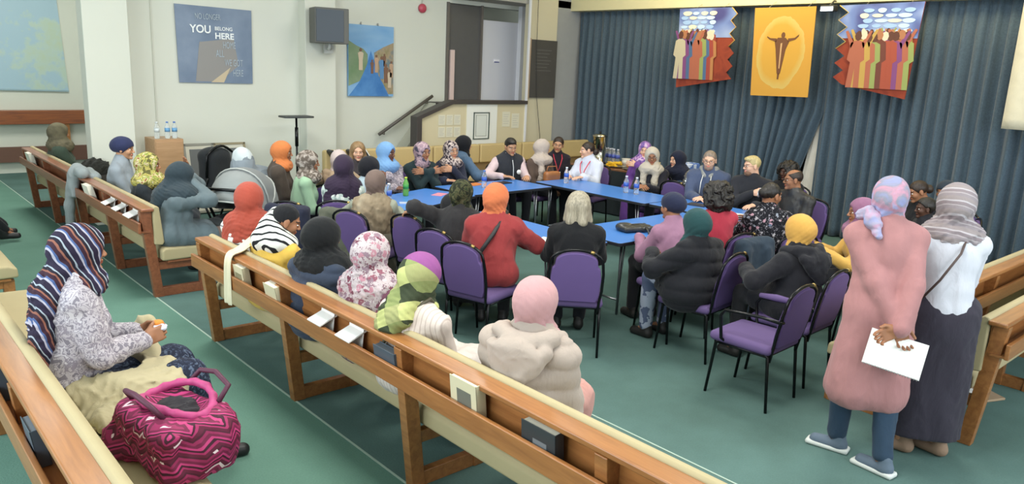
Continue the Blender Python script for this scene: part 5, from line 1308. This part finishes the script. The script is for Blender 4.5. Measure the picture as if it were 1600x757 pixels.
_w = wrinkle(55, .022, 15, (1, 1, 1)); s.disp = lambda X: _w(X)-.008*np.sqrt(np.abs(np.sin(X[..., 2]*28+X[..., 0]*9))); s.cut((.0, .0, .16), (.18, .19, .40)); s.plane((0, 0, .002), (0, 0, -1)); s.build('quilted_shell', K('b5a983'), .011, t)
s = Soft(.04); s.pad = .03; s.el((.02, -.38, .05), (.20, .17, .05)); s.el((.16, -.32, .06), (.13, .12, .05)); s.disp = wrinkle(56, .022, 20, (1, 1, 1)); s.plane((0, 0, .002), (0, 0, -1)); s.build('fleece_lining', K('a69883'), .010, t)
t = thing('snack', 'orange and white snack wrapper held by the striped-scarf woman', 'snack', (hand_at(SW, -1)+hand_at(SW, 1))/2+Vector((.02, 0, .025)))
s = Soft(.01); s.el((0, -.01, .0), (.05, .045, .018)); s.disp = wrinkle(3, .006, 60); s.build('wrapper', plain('wrapper_white', 'd4d8e8', .5), .006, t)
s = Soft(.01); s.el((.0, .0, .02), (.032, .026, .018)); s.build('food', plain('snack_orange', 'e08a30', .6, var=.2, vs=60), .005, t)
person('person at the left edge of the photo, only dark trousers and black boots showing', .62, 10.35, 1.28, -3, 'mid', hijab=dict(mat=K('3a3a40')), top=dict(kind='coat', mat=K('2c2d30')), low=dict(kind='trousers', mat=K('1c2024'), boot=1), shoe='1c1d1f', feet=(.13, .80), legs=((0, .12, .0), (0, .10, .03)))
person('person in olive headscarf and dark green coat on the farthest pew', 2.29, 11.3, 1.24, -6, 'mid', lean=-6, hyaw=5, w=1.15, hijab=dict(mat=blotch([(.3, '575243'), (.6, '6a6450')], 14, 3, interp='LINEAR', name='olive_scarf'), drape=1.2, vol=1.05), top=dict(kind='coat', add=.01, mat=K('3d4d40'), long=.6), low=dict(kind='trousers', mat=K('2b302c')))
t = thing('fur_hood', 'dark fur-trimmed hood beside the olive headscarf person', 'hood', (2.50, 10.55, .66)); s = Soft(.04); s.el((0, 0, .06), (.16, .15, .15)); s.rc((-.03, .05, .0), (.10, -.10, .10), .08, .07); s.disp = wrinkle(33, .020, 60, (1, 1, .6)); s.build('fur', K('2b2c28', name='dark_fur'), .010, t)
s = Soft(.05); s.bx((0, 0, -.08), (.18, .2, .09), .07); s.build('lining', K('33302c'), .014, t)
person('woman in dark blue wrapped headscarf and pale grey cardigan, seen in profile', 2.42, 8.98, 1.28, -30, 'tan', hyaw=-5, w=1.1, hijab=dict(style='turban', mat=K('2b3256'), vol=1.05), top=dict(kind='loose', name='cardigan', mat=K('8d98a2')), low=dict(kind='trousers', mat=K('5a6670')))
person('woman in yellow and green patterned headscarf and dark top', 2.41, 8.13, 1.21, -20, 'mid', hyaw=0, w=1.05, hijab=dict(style='wrap', drape=1.25, mat=blotch([(0, '5d5a34'), (.42, 'b4a860'), (.5, '7f8a42'), (.56, 'c8bc94'), (.63, '8a5a3c')], 16, 3, .9, name='yellow_green_print')), top=dict(kind='loose', mat=K('2a3036')), low=dict(kind='skirt', mat=K('2a3036')))
person('woman in slate headscarf and grey cardigan, hands to her face', 2.44, 7.28, 1.21, -8, 'mid', near=True, lean=12, w=1.12, hyaw=-2, hpitch=14, hijab=dict(style='tail', vol=1.06, drape=1.35, len=.30, bx=-.03, tr=.09, mat=K('2c3a42')), top=dict(kind='coat', name='cardigan', add=.012, mat=K('5b6a70'), long=.75, drop=.30), low=dict(kind='trousers', mat=K('6d5a52'), sole='d8d8d4'), shoe='2a2c2e', arms=('face', 'chin'), curl=14)
person('woman in rust red headscarf and striped white top', 2.35, 5.55, 1.26, 30, 'mid', near=True, lean=4, w=1.05, hyaw=25, hijab=dict(style='cape', len=.20, r=.15, vol=1.12, drape=1.1, mat=K('a8432f')), top=dict(kind='loose', mat=striped([(5, 'd9dad6'), (.5, '2a2f44'), (4, 'd9dad6'), (.5, '8c2f3c')], 9, (0, 0, 0), .02, 'striped_cotton'), long=.5), low=dict(kind='trousers', mat=K('2a2f3c')))
person('woman in black cap, white and black striped scarf and yellow top', 2.36, 4.98, 1.21, 15, 'mid', near=True, lean=10, w=1.15, hyaw=-35, hpitch=22, hair=dict(style='short', mat=BLK), hijab=None, top=dict(kind='loose', name='yellow_top', mat=K('d2a92c')), low=dict(kind='trousers', mat=K('7c3a4c')),
    extra=lambda root, q: (lambda s: (s.rc(q['H']((-.05, -.06, -.05)), q['neck']+np.array((-.08, -.04, -.02)), .085, .10), s.rc(q['H']((.02, -.06, -.08)), q['neck']+np.array((.06, -.05, -.02)), .075, .09), s.el(q['neck']+np.array((0, -.02, -.03)), (.175, .13, .075)), s.rc(q['H']((-.03, -.07, .02)), q['H']((-.06, -.07, -.06)), .055, .07), setattr(s, 'disp', wrinkle(88, .006, 24)), s.build('scarf', striped([(2.2, 'd6d8d2'), (1, '1f2124')], 22, (.9, .3, 0), .05, 'black_white_scarf'), .009, root)))(Soft(.05)))
person('woman in black headscarf and navy padded jacket on the long pew', 2.28, 4.29, 1.22, 10, 'mid', near=True, lean=4, w=1.12, hyaw=-12, hijab=dict(style='wrap', vol=1.10, drape=1.2, mat=K('16181a')), top=dict(kind='puffer', mat=K('343f52'), band=.085), low=dict(kind='trousers', mat=K('23252c')))
person('woman in pink and white floral shawl headscarf on the long pew', 2.30, 3.74, 1.23, 15, 'mid', near=True, lean=2, w=1.05, hyaw=0, hijab=dict(style='cape', len=.34, r=.155, vol=1.06, mat=floral('b9aeb0', ['8e5a68', 'c4b6ba', '6f3f4e', 'b07f8c', '8a7480'], 24, .46, '7a5664')), top=dict(kind='loose', mat=K('6a3f50')), low=dict(kind='skirt', mat=K('5d3648')))
def plaidmat():
    m, nt, b = _new('checked_scarf'); co = coords(nt, (.3, .5, .2)); sp = nd(nt, 'ShaderNodeSeparateXYZ'); nt.links.new(co, sp.inputs[0])
    a = math_(nt, 'GREATER_THAN', math_(nt, 'FRACT', math_(nt, 'MULTIPLY', sp.outputs[0], 6.5)), .55); c = math_(nt, 'GREATER_THAN', math_(nt, 'FRACT', math_(nt, 'ADD', math_(nt, 'MULTIPLY', sp.outputs[2], 5.5), .2)), .5)
    base = mix(nt, a, '9a9c6a', 'b9bd7c'); base = mix(nt, math_(nt, 'MULTIPLY', a, c), base, '3a4230'); base = mix(nt, math_(nt, 'MULTIPLY', math_(nt, 'SUBTRACT', 1.0, a), c), base, '86905c')
    tc = nd(nt, 'ShaderNodeTexCoord'); s3 = nd(nt, 'ShaderNodeSeparateXYZ'); nt.links.new(tc.outputs['Object'], s3.inputs[0])
    top_ = math_(nt, 'GREATER_THAN', math_(nt, 'ADD', s3.outputs[2], math_(nt, 'MULTIPLY', s3.outputs[1], .9)), 1.185)
    return finish(m, nt, b, mix(nt, top_, base, '8a4f86'))
person('woman in purple and yellow-green checked headscarf and cream ribbed top', 2.28, 3.22, 1.22, 12, 'mid', near=True, lean=5, side=3, w=1.12, hyaw=-4, hijab=dict(style='tail', vol=1.07, drape=.62, len=.12, bx=-.05, tr=.075, mat=plaidmat()), top=dict(kind='loose', name='ribbed_cardigan', mat=striped([(3, 'd0c4bc'), (1, 'b8aaa2')], 38, (0, PI/2, 0), .01, 'ribbed_knit')), low=dict(kind='skirt', mat=K('c4bab2')), extra=strapover('45402e'))
person('woman in dusty pink headscarf and beige hooded puffer jacket nearest the camera', 2.42, 2.48, 1.24, 22, 'mid', near=True, lean=8, side=2, w=1.10, hyaw=-5, hijab=dict(style='wrap', vol=1.08, drape=.75, mat=K('b98a8c')), top=dict(kind='puffer', add=.010, mat=K('a8998d'), band=.11, hood=1.1, long=.35), low=dict(kind='skirt', mat=K('c08a80')))
# -- left cluster
onchair(person('woman in orange headscarf and brown coat, in profile left of the back table', 3.85, 8.15, 1.28, -30, 'mid', hyaw=-10, w=1.15, hijab=dict(mat=K('c8702c'), drape=.8), top=dict(kind='coat', mat=K('4a4038'), add=.008), **CH), -30, 'purple chair under the orange-headscarf woman in the brown coat')
onchair(person('woman in grey-brown speckled headscarf and mint green top', 3.86, 7.55, 1.24, -25, 'mid', hyaw=-5, w=1.0, hijab=dict(mat=blotch([(0, '5f564e'), (.5, '8a8078'), (.58, 'a8a098')], 22, 3, .6, name='speckled_scarf')), top=dict(kind='loose', mat=K('93b896')), **CH), -25, 'purple chair under the mint green top')
onchair(person('woman in pale pink headscarf and beige quilted coat, her back to the camera', 4.27, 7.62, 1.22, 55, 'mid', lean=2, w=1.1, hijab=dict(mat=K('b8a8a4'), drape=.8), top=dict(kind='puffer', mat=K('9c8468'), band=.06, hood=1), **CH), 40, 'purple chair under the beige quilted coat')
onchair(person('fair-haired woman facing the camera behind the dark purple headscarf', 5.0, 8.45, 1.21, -122, 'light', hyaw=6, hair=dict(style='bob', mat=strands('fair_hair', 'a88a62', '6f5438'), light=1), top=dict(kind='loose', mat=K('4a4448')), **CH), -122, 'purple chair under the fair-haired woman')
onchair(person('woman in long dark purple headscarf with her back to the camera', 3.85, 6.78, 1.27, 52, 'mid', lean=4, hijab=dict(style='cape', len=.30, r=.14, vol=1.08, mat=K('33263c')), top=dict(kind='loose', mat=floral('b4c2bc', ['8fa39c', 'd8dcd6'], 18, .4)), **CH), 50, 'purple chair under the dark purple headscarf')
onchair(person('woman in black headscarf with pale blue collar beside the dark purple headscarf', 4.34, 7.10, 1.20, 35, 'tan', hyaw=-25, lean=12, hijab=dict(style='wrap', vol=1.05, drape=.5, mat=K('1c1d24')), top=dict(kind='loose', add=.01, mat=K('a3b8c4')), **CH), 30, 'purple chair under the pale blue collar')
onchair(person('woman in taupe headscarf and brown fur vest with a sage cardigan', 3.84, 6.17, 1.205, 38, 'mid', near=True, lean=5, w=1.1, hijab=dict(mat=K('6f5c54'), drape=.75), top=dict(kind='loose', mat=K('8f9482'), vest=dict(mat=blotch([(.35, '6e604e'), (.5, '8d7e68'), (.65, 'a39680')], 7, 4, .4, sc=(1, 1, .3), interp='LINEAR', name='brown_fur'), dist=1)), arms=('prop', 'table'), low=dict(kind='skirt', mat=K('6e695c')), **CH), 20, 'purple chair left of the fur vest, olive coat over it', dx=-.03, dy=.0)
# -- along the back table
onchair(person('woman in light blue headscarf and black-white patterned robe behind the back table', 5.0, 7.80, 1.27, -95, 'dark', hyaw=28, w=1.1, hijab=dict(style='shawl', ends=(1,), len=.32, mat=K('6d9ccc')), top=dict(kind='loose', add=.01, mat=blotch([(0, 'b2a8ae'), (.50, '3c3444'), (.57, 'a89ea6')], 34, 2, 1.2, name='leafy_print')), arms=('fold', 'clasp'), **CH), -95, 'purple chair under the light blue headscarf')
onchair(person('woman in mauve patterned headscarf and dark green top behind the back table', 5.61, 7.93, 1.24, -95, 'mid', hyaw=10, w=1.12, hijab=dict(mat=blotch([(0, '4a4656'), (.44, '9c848e'), (.56, 'b8a0a4')], 18, 2, .8, name='mauve_print'), drape=.6), top=dict(kind='loose', mat=K('203236')), arms=('fold', 'fold'), **CH), -95, 'purple chair under the dark green top')
onchair(person('woman in black and cream animal-print headscarf and navy top', 6.08, 7.95, 1.24, -100, 'tan', hyaw=5, hroll=4, hijab=dict(mat=blotch([(0, '2c2630'), (.47, '9c8c88'), (.56, 'c0b2aa')], 24, 2, 1.4, name='animal_print')), top=dict(kind='loose', mat=K('262a3c')), arms=('fold', 'prop'), **CH), -100, 'purple chair under the animal-print headscarf')
onchair(person('woman in black headscarf and blue denim jacket, turned away behind the back table', 6.50, 8.22, 1.27, -8, 'tan', lean=14, w=1.1, hyaw=-5, hijab=dict(mat=K('15161a'), drape=.5), top=dict(kind='loose', add=.01, name='denim_jacket', mat=K('47617c')), arms=('prop', 'prop'), **CH), -20, 'purple chair under the denim jacket')
def vest_badge(root, q):
    n = q['neck']; f = .105*q['wid']+q['th']+.045
    bm = BM(); lathe(bm, [(0, 0), (.032, 0), (.032, .006), (0, .008)], 16); o = obj('badge', bm, plain('badge_white', 'e8eae8', .5), root); o.location = n+np.array((-.085, f-.008, -.22)); o.rotation_euler = (-PI/2, 0, 0)
    bm = BM(); tube(bm, [n+np.array((0, f-.045, -.06)), n+np.array((0, f-.004, -.16)), n+np.array((0, f+.004, -.30)), n+np.array((0, f, -.42))], .005, 6); obj('zip', bm, plain('zip_pale', 'c8ccd0', .4), root)
    s = Soft(.01); 
    for s_ in (-1, 1): s.rc(n+np.array((s_*.012, .075, -.04)), n+np.array((s_*.06, .03, .02)), .016, .018)
    s.build('collar', K('c8b2b8'), .007, root)
onchair(person('dark-haired man in dark padded vest over pale pink shirt', 7.03, 7.86, 1.27, -108, 'tan', masc=True, hyaw=2, hpitch=16, hroll=4, hair=dict(style='fade', mat=hairblk), top=dict(kind='loose', name='shirt', mat=K('cdb4b6'), vest=dict(mat=K('2c2f36'))), extra=vest_badge, arms=('table', 'prop'), **CH), -108, 'purple chair under the man in the dark vest')
onchair(person('woman in beige headscarf and brown coat turned towards her neighbour', 7.52, 7.74, 1.24, -90, 'tan', hyaw=65, w=1.1, hijab=dict(style='shawl', ends=(1,), len=.34, mat=K('b3a498')), top=dict(kind='coat', mat=K('54443a')), arms=('lap', 'lap'), **CH), -90, 'purple chair under the brown coat by the corner')
t = thing('handbag', 'tan brown handbag on the lap of the beige-headscarf woman', 'bag', (7.42, 7.42, .70), math.radians(-5)); s = Soft(.02); s.bx((0, 0, .06), (.13, .05, .075), .04); s.el((0, -.03, .09), (.12, .03, .05)); s.build('body', plain('tan_leather', '9a6238', .4, bs=60), .008, t); bm = BM(); tube(bm, [(-.10, 0, .12), (-.07, 0, .20), (.07, 0, .20), (.10, 0, .12)], .007, 6); obj('strap', bm, plain('tan_leather', '9a6238', .4, bs=60), t)
t = thing('dark_jacket', 'shiny dark brown jacket hanging under the table corner', 'jacket', (7.30, 7.75, .0)); t.location = (6.92, 7.30, 0); bpy.data.objects.remove(t)
onchair(person('dark-haired young woman with red lanyard in the room corner', 8.04, 7.94, 1.25, -125, 'tan', hyaw=-14, hroll=-6, hair=dict(style='bun', mat=hairbrn), top=dict(kind='loose', mat=K('2a2530')), extra=lanyard('c8344a'), **CH), -125, 'purple chair under the red lanyard woman in the corner')
onchair(person('woman in white blouse with red lanyard, dark hair tied back', 8.06, 7.36, 1.23, 195, 'light', hyaw=-48, w=1.0, hair=dict(style='bun', bun=(0, -.12, -.03), mat=hairbrn), top=dict(kind='loose', name='blouse', add=.012, mat=K('c9cfe0')), extra=lanyard('cf3048'), arms=('table', 'table'), **CH), 195, 'purple chair under the white blouse')
onchair(person('woman in lilac patterned headscarf and purple dress by the refreshment table', 9.05, 7.14, 1.22, 205, 'light', hyaw=8, hijab=dict(mat=blotch([(0, '6f5a98'), (.45, 'a678b4'), (.56, 'c8b0cc')], 16, 2, .8, name='lilac_print')), top=dict(kind='loose', name='dress', add=.008, mat=K('74459c')), low=dict(kind='skirt', mat=K('74459c')), arms=('fold', 'lap'), **CH), 205, 'purple chair under the purple dress')
onchair(person('smiling woman in cream shawl and glasses with hands joined on the right table', 8.19, 6.33, 1.25, 203, 'mid', hyaw=14, hroll=5, w=1.08, glasses='3a2c26', hijab=dict(style='shawl', ends=(-1, 1), len=.42, vol=1.04, mat=K('b9ae9c')), top=dict(kind='loose', mat=K('23232c')), arms=('clasp', 'clasp'), **CH), 203, 'purple chair under the cream shawl woman')
onchair(person('woman in navy headscarf looking left behind the cream shawl', 8.72, 6.30, 1.19, 195, 'light', hyaw=-32, hijab=dict(style='cape', len=.22, r=.14, mat=K('1d2236')), top=dict(kind='loose', mat=K('3f5876')), **CH), 195, 'purple chair under the navy headscarf woman by the curtain')
chair('purple chair with its back against the right table edge', (8.34, 5.86, 0), 5)
t = thing('silver_bag', 'crumpled shiny silver bag between the navy headscarf and the glasses man', 'bag', (8.55, 5.90, .47)); s = Soft(.05); s.el((0, 0, .22), (.14, .15, .22)); s.el((.02, .05, .42), (.09, .09, .10)); s.disp = wrinkle(44, .018, 34, (1, 1, 1)); s.plane((0, 0, .003), (0, 0, -1)); s.build('body', plain('silver_foil', 'a8acae', .25, .9), .008, t); s = Soft(.01); s.rc((-.03, .0, .48), (.05, .08, .50), .02, .02); s.disp = wrinkle(4, .006, 60); s.build('tie', plain('silver_foil', 'a8acae', .25, .9), .006, t); t.location = (8.42, 5.83, .475)
def hoodie(root, q):
    n = q['neck']; s = Soft(.02)
    for s_ in (-1, 1): s.rc(n+np.array((s_*.035, .085, -.07)), n+np.array((s_*.085, .01, .015)), .026, .034)
    s.rc(n+np.array((-.08, -.03, .0)), n+np.array((.08, -.03, .0)), .045, .045); s.el(n+np.array((0, -.10, -.05)), (.11, .05, .09)); s.build('hood', K('8c8c88'), .009, root)
    bm = BM(); f = .12*q['wid']+q['th']+.03
    for s_ in (-1, 1): tube(bm, [n+np.array((s_*.05, .10, -.06)), n+np.array((s_*.055, f, -.14)), n+np.array((s_*.06, f+.01, -.28))], .005, 6)
    obj('drawcord', bm, plain('cord_white', 'dcdcd8', .6), root)
onchair(person('short-haired man with glasses in grey-blue hooded top behind the right table', 8.10, 5.38, 1.32, 205, 'light', masc=True, w=1.1, hyaw=2, hpitch=8, glasses='2a2a2e', beard=plain('grey_beard', '8a7468', .9), hair=dict(style='short', mat=strands('short_grey_hair', '9a8a7a', '6a5a4e'), light=1), top=dict(kind='loose', name='hooded_top', add=.01, mat=K('485470')), extra=hoodie, arms=('clasp', 'clasp'), **CH), 205, 'purple chair under the glasses man in the hooded top')
onchair(person('man with bleached blond hair and glasses in a black sweater, looking left', 8.21, 4.85, 1.31, 200, 'light', masc=True, w=1.05, hyaw=-52, glasses='3a3a3a', beard=plain('brown_stubble', '7a5c48', .9), hair=dict(style='fade', mat=strands('bleached_hair', 'd6c48c', '9a8858')), top=dict(kind='loose', mat=K('2b2c32')), arms=('table', 'fold'), **CH), 200, 'purple chair under the blond man')
onchair(person('person with dark curly hair half hidden behind the balding man', 8.95, 4.80, 1.20, 190, 'deep', hyaw=-20, hair=dict(style='curly', mat=hairblk), top=dict(kind='coat', mat=K('1f2024')), sc=.95, **CH), 190, 'purple chair behind the balding man')
onchair(person('balding man with glasses in a dark leather jacket, in profile facing left', 8.04, 4.22, 1.24, 165, 'mid', masc=True, w=1.15, hyaw=-30, glasses='2a2a2a', lean=10, hair=dict(style='bald', mat=hairbrn), top=dict(kind='coat', name='leather_jacket', mat=plain('black_leather_jacket', '2b2a2a', .45, var=.1, bs=30, bd=.006)), arms=('lap', 'lap'), **CH), 165, 'purple chair under the leather jacket man')
# -- near side of the ring
onchair(person('woman in camouflage-green headscarf and black-brown coat, back to the camera', 4.06, 5.14, 1.24, 35, 'tan', near=True, lean=14, w=1.12, hyaw=-18, hijab=dict(mat=blotch([(0, '23281c'), (.46, '4a4a32'), (.54, '2f3a26'), (.62, '5f5c42')], 20, 2, .8, name='camouflage_print'), drape=.7), top=dict(kind='coat', add=.006, mat=K('2d2c2e')), arms=(((.42, .12, .15), (1, .6, -.4), (0, 0, -1), (.5, -.5, .3)), 'table'), low=dict(kind='skirt', mat=K('28282a')), **CH), 15, 'purple chair behind the black-brown coat, middle of the three side by side')
onchair(person('woman in bright orange headscarf and brick red sweater with a black bag strap', 4.00, 4.62, 1.28, 48, 'mid', near=True, lean=9, w=1.16, hyaw=-22, hijab=dict(mat=K('cf6b35'), vol=1.08, drape=.75), top=dict(kind='loose', add=.006, mat=K('962f30'), long=.3), extra=strapover('1c1c1e', .028), arms=('table', 'prop'), low=dict(kind='trousers', mat=K('2b2c30')), **CH), 15, 'purple chair behind the brick red sweater', dx=-.08, dy=.02)
chair('purple chair left of the camouflage headscarf, nearest the fur vest', (4.10, 5.66, 0), 12)
onchair(person('woman with grey-blond bobbed hair and black sweater, back to the camera', 4.42, 4.10, 1.27, 48, 'light', near=True, lean=6, w=1.12, hyaw=-12, hair=dict(style='bob', mat=strands('grey_blond_hair', 'b8ae98', '6f6858'), light=1), top=dict(kind='loose', mat=K('17181b'), long=.3), arms=('table', 'table'), **CH), 45, 'purple chair seen square from behind, under the grey-haired woman')
onchair(person('woman in dark navy headwrap and pink sweater at the near table', 5.36, 3.88, 1.22, 70, 'mid', lean=12, hyaw=15, hijab=dict(style='turban', mat=K('222842')), top=dict(kind='loose', mat=K('a0728e')), arms=('table', 'prop'), **CH), 75, 'purple chair under the pink sweater')
onchair(person('woman in dark teal headscarf and long black puffer coat, leaning to the left', 5.06, 3.42, 1.18, 84, 'mid', near=True, lean=4, side=-10, w=1.15, hyaw=0, hijab=dict(mat=K('1f4648'), vol=1.04, drape=.7), top=dict(kind='puffer', add=.006, mat=K('1b1c22'), band=.11, long=.6, drop=.28, spread=(.21, .2, .17, -.10)), low=dict(kind='trousers', mat=blotch([(0, 'a8b0c4'), (.5, '5a6480')], 10, 2, name='grey_print_trousers')), arms=('prop', 'lap'), **CH), 95, 'purple chair behind the long black puffer coat', dx=.02, dy=.03)
onchair(person('woman with big black curly hair and bright red sweater', 5.98, 3.86, 1.28, 72, 'deep', lean=6, hair=dict(style='curly', mat=hairblk), top=dict(kind='loose', mat=K('b0283e')), arms=('table', 'table'), **CH), 80, 'purple chair under the bright red sweater')
def clip(root, q):
    bm = BM(); tube(bm, [q['H'](v) for v in ((-.05, -.095, .055), (-.062, -.105, .02), (-.055, -.11, -.01), (-.045, -.105, -.03))], .006, 6); obj('hair_clip', bm, plain('hair_clip_silver', 'd0d4dc', .2, .6), root)
onchair(person('woman in black floral blouse with a silver clip in her black hair', 6.45, 3.60, 1.28, 52, 'mid', near=True, lean=5, w=1.12, hyaw=-68, hair=dict(style='bun', bun=(0, -.10, .02), mat=hairblk), top=dict(kind='loose', name='blouse', add=.006, mat=floral('16171d', ['b08a96', '8c93a0', '7e5a6a', 'a8a4a8', '5a6478'], 19, .30, '8a8890'), drop=.36), extra=clip, arms=('table', 'fold'), **CH), 65, 'purple chair under the black floral blouse', dx=.06, dy=-.08)
onchair(person('woman in mustard yellow headscarf and large black coat, back to the camera', 5.36, 2.72, 1.23, 82, 'mid', near=True, lean=6, w=1.12, hijab=dict(mat=K('cf9a34'), vol=1.0, drape=.5), top=dict(kind='coat', add=.012, mat=K('202026'), hood=1, long=.6, drop=.30, spread=(.22, .2, .15)), arms=('prop', 'lap'), low=dict(kind='trousers', mat=K('26262a')), **CH), 92, 'purple chair behind the mustard headscarf, right of the empty armchair', dx=.0, dy=.02)
chair('empty purple armchair with black arms standing clear on the green carpet', (4.73, 2.62, 0), 92, arms=True)
chair('purple chair seen edge-on between the mustard headscarf and the curtain', (7.25, 3.30, 0), 110)
chair('purple chair seen edge-on right of the standing woman in white', (8.75, 2.85, 0), 115)
onchair(person('seated person in mauve scarf and mustard sleeves, mostly hidden by the pink dress', 6.62, 2.82, 1.24, 130, 'mid', hyaw=0, lean=8, hijab=dict(mat=K('8a5a78')), top=dict(kind='loose', mat=K('c89a38')), arms=('table', 'table'), **CH), 130, 'purple chair under the mustard sleeves')
onchair(person('dark-haired young woman looking down, between the two standing women', 8.78, 3.17, 1.22, 150, 'mid', hyaw=-15, hpitch=22, hair=dict(style='bun', mat=hairbrn), top=dict(kind='coat', mat=K('1b1c20')), **CH), 150, 'purple chair under the young woman looking down')
onchair(person('child with dark hair seen between the two standing women', 7.95, 2.78, 1.14, 140, 'deep', sc=.85, hyaw=-10, hair=dict(style='short', mat=hairblk), top=dict(kind='loose', mat=K('222228')), **CH), 140, 'purple chair under the child')
onchair(person('person with a dark cap mostly hidden behind the grey-striped headscarf', 9.0, 2.98, 1.21, 165, 'mid', hijab=dict(style='turban', mat=K('2a3440')), top=dict(kind='coat', mat=K('1d1e24')), sc=.95, **CH), 165, 'purple chair under the person in the dark cap')
# -- the two standing women
NBW = thing('notebook', 'white spiral notebook held behind her back by the woman in pink', 'notebook', (4.19, 1.42, .76))
PL = person('standing woman in long dusty pink shirt dress and pastel tie-dye headscarf', 4.42, 1.74, 1.70, 38, 'mid', pose='stand', near=True, side=-2.5, lean=2, w=1.02, hyaw=-14, hpitch=4, toes=55,
    hijab=dict(style='wrap', vol=1.0, drape=.62, mat=blotch([(.28, '8a93c4'), (.42, '8a8a9a'), (.5, 'b88a9c'), (.6, '9aa4cc'), (.7, 'a88a98')], 7, 4, 1.0, interp='LINEAR', name='tie_dye_scarf')),
    top=dict(kind='loose', name='shirt_dress', add=.008, mat=K('a97474'), hem=.36, flare=.135, hemy=.0), low=dict(kind='trousers', mat=K('2c4258'), sole='d0d4d0'), shoe=plain('grey_blue_trainer', '5d6c7c', .8, bs=200),
    arms=(((-.10, -.215, -.13), (-.35, -.1, -1), (0, -1, .1), (1, -.45, -.2)), ((.05, -.240, -.09), (-.9, -.15, -.45), (0, -1, .1), (1, -.5, -.3))), legs=((0, .12, 0), (.0, -.12, 0)), curl=40,
    extra=lambda root, q: (lambda s: (s.rc(q['H']((-.06, -.02, -.10)), q['neck']+np.array((-.10, -.07, .01)), .045, .04), s.rc(q['neck']+np.array((-.10, -.07, .01)), q['neck']+np.array((-.07, -.125, -.07)), .040, .022), s.rc(q['neck']+np.array((-.11, -.03, .05)), q['neck']+np.array((-.14, .02, .02)), .035, .035), setattr(s, 'disp', wrinkle(9, .008, 34, (1, 1, 1))), s.build('scarf_end', blotch([(.3, '8a93c4'), (.5, 'a09ab0'), (.65, 'b58fa8')], 14, 3, .6, interp='LINEAR', name='tie_dye_end'), .008, root)))(Soft(.03)))
person('standing woman in white denim jacket, long dark skirt and grey striped headscarf', 4.86, 1.54, 1.65, 40, 'tan', pose='stand', near=True, lean=2, w=1.04, hyaw=-16, toes=50,
    hijab=dict(style='wrap', vol=1.10, drape=1.1, fold=1.3, mat=striped([(1.5, '8d8488'), (.6, 'a49c9e'), (1.5, '877c80'), (.8, 'b0aaae'), (2, '928888')], 13, (.35, -.2, 0), .03, 'grey_striped_scarf')),
    top=dict(kind='loose', name='denim_jacket', mat=K('c6c8d2'), hem=.87), low=dict(kind='skirt', mat=K('34303c'), flare=.98, hem=.13), shoe=plain('tan_trainer', '8d7460', .8, bs=200),
    arms=('fold', 'fold'), extra=strapover('4a3a36', .012, 1))
# notebook held behind the back, coats on chairs
a = Matrix.Rotation(math.radians(0), 4, 'Z')
bm = BM(); box(bm, -.145, .145, -.004, .004, -.20, .0); obj('pages', bm, pw, NBW); bm = BM(); box(bm, -.148, .148, .004, .009, -.202, .002); obj('cover', bm, plain('notebook_cover', 'd8d8d8', .5), NBW)
bm = BM()
for i in range(20): tube(bm, [(-.137+.0144*i, .010*math.cos(t_), -.202+.007*math.sin(t_)) for t_ in [2*PI*k/8 for k in range(8)]], .0012, 4, closed=True)
obj('spiral', bm, plain('spiral_wire', 'b0b0b0', .3, .8), NBW)
NBW.location = hand_at(PL, -1)+Vector((0, 0, -.01)); NBW.rotation_euler = (math.radians(-28), math.radians(10), math.radians(24-90))
coat_on_chair('grey-green coat hanging over the purple chair left of the fur vest', 3.80, 6.42, 20, '55584a', long=.58, wd=.20)
chair('purple chair with the dark grey coat over it, behind the striped scarf', (3.42, 7.42, 0), 15)
coat_on_chair('dark grey coat over the purple chair beside the mint green top', 3.42, 7.42, 15, '45494c', long=.40, wd=.22)
chair('purple chair under the hanging navy coat', (3.45, 6.85, 0), 35)
coat_on_chair('navy coat hanging on a chair behind the black headscarf woman', 3.45, 6.85, 35, '23273a', long=.6)
coat_on_chair('dark blue-grey coat hanging behind the bright red sweater', 6.05, 3.72, 72, '2c3a48', long=.70, wd=.22)
t = thing('thermostat', 'small white control box on the dark wall in the curtain gap', 'control box', (11.2, 5.82, 2.02)); bm = BM(); box(bm, -.02, .04, -.05, .05, -.06, .06); obj('case', bm, plain('case_dark', '3a4048', .5), t, bevel=.005); bm = BM(); box(bm, -.026, -.02, -.038, .038, -.045, .045); obj('panel', bm, plain('panel_white', 'd8e0e6', .5), t)
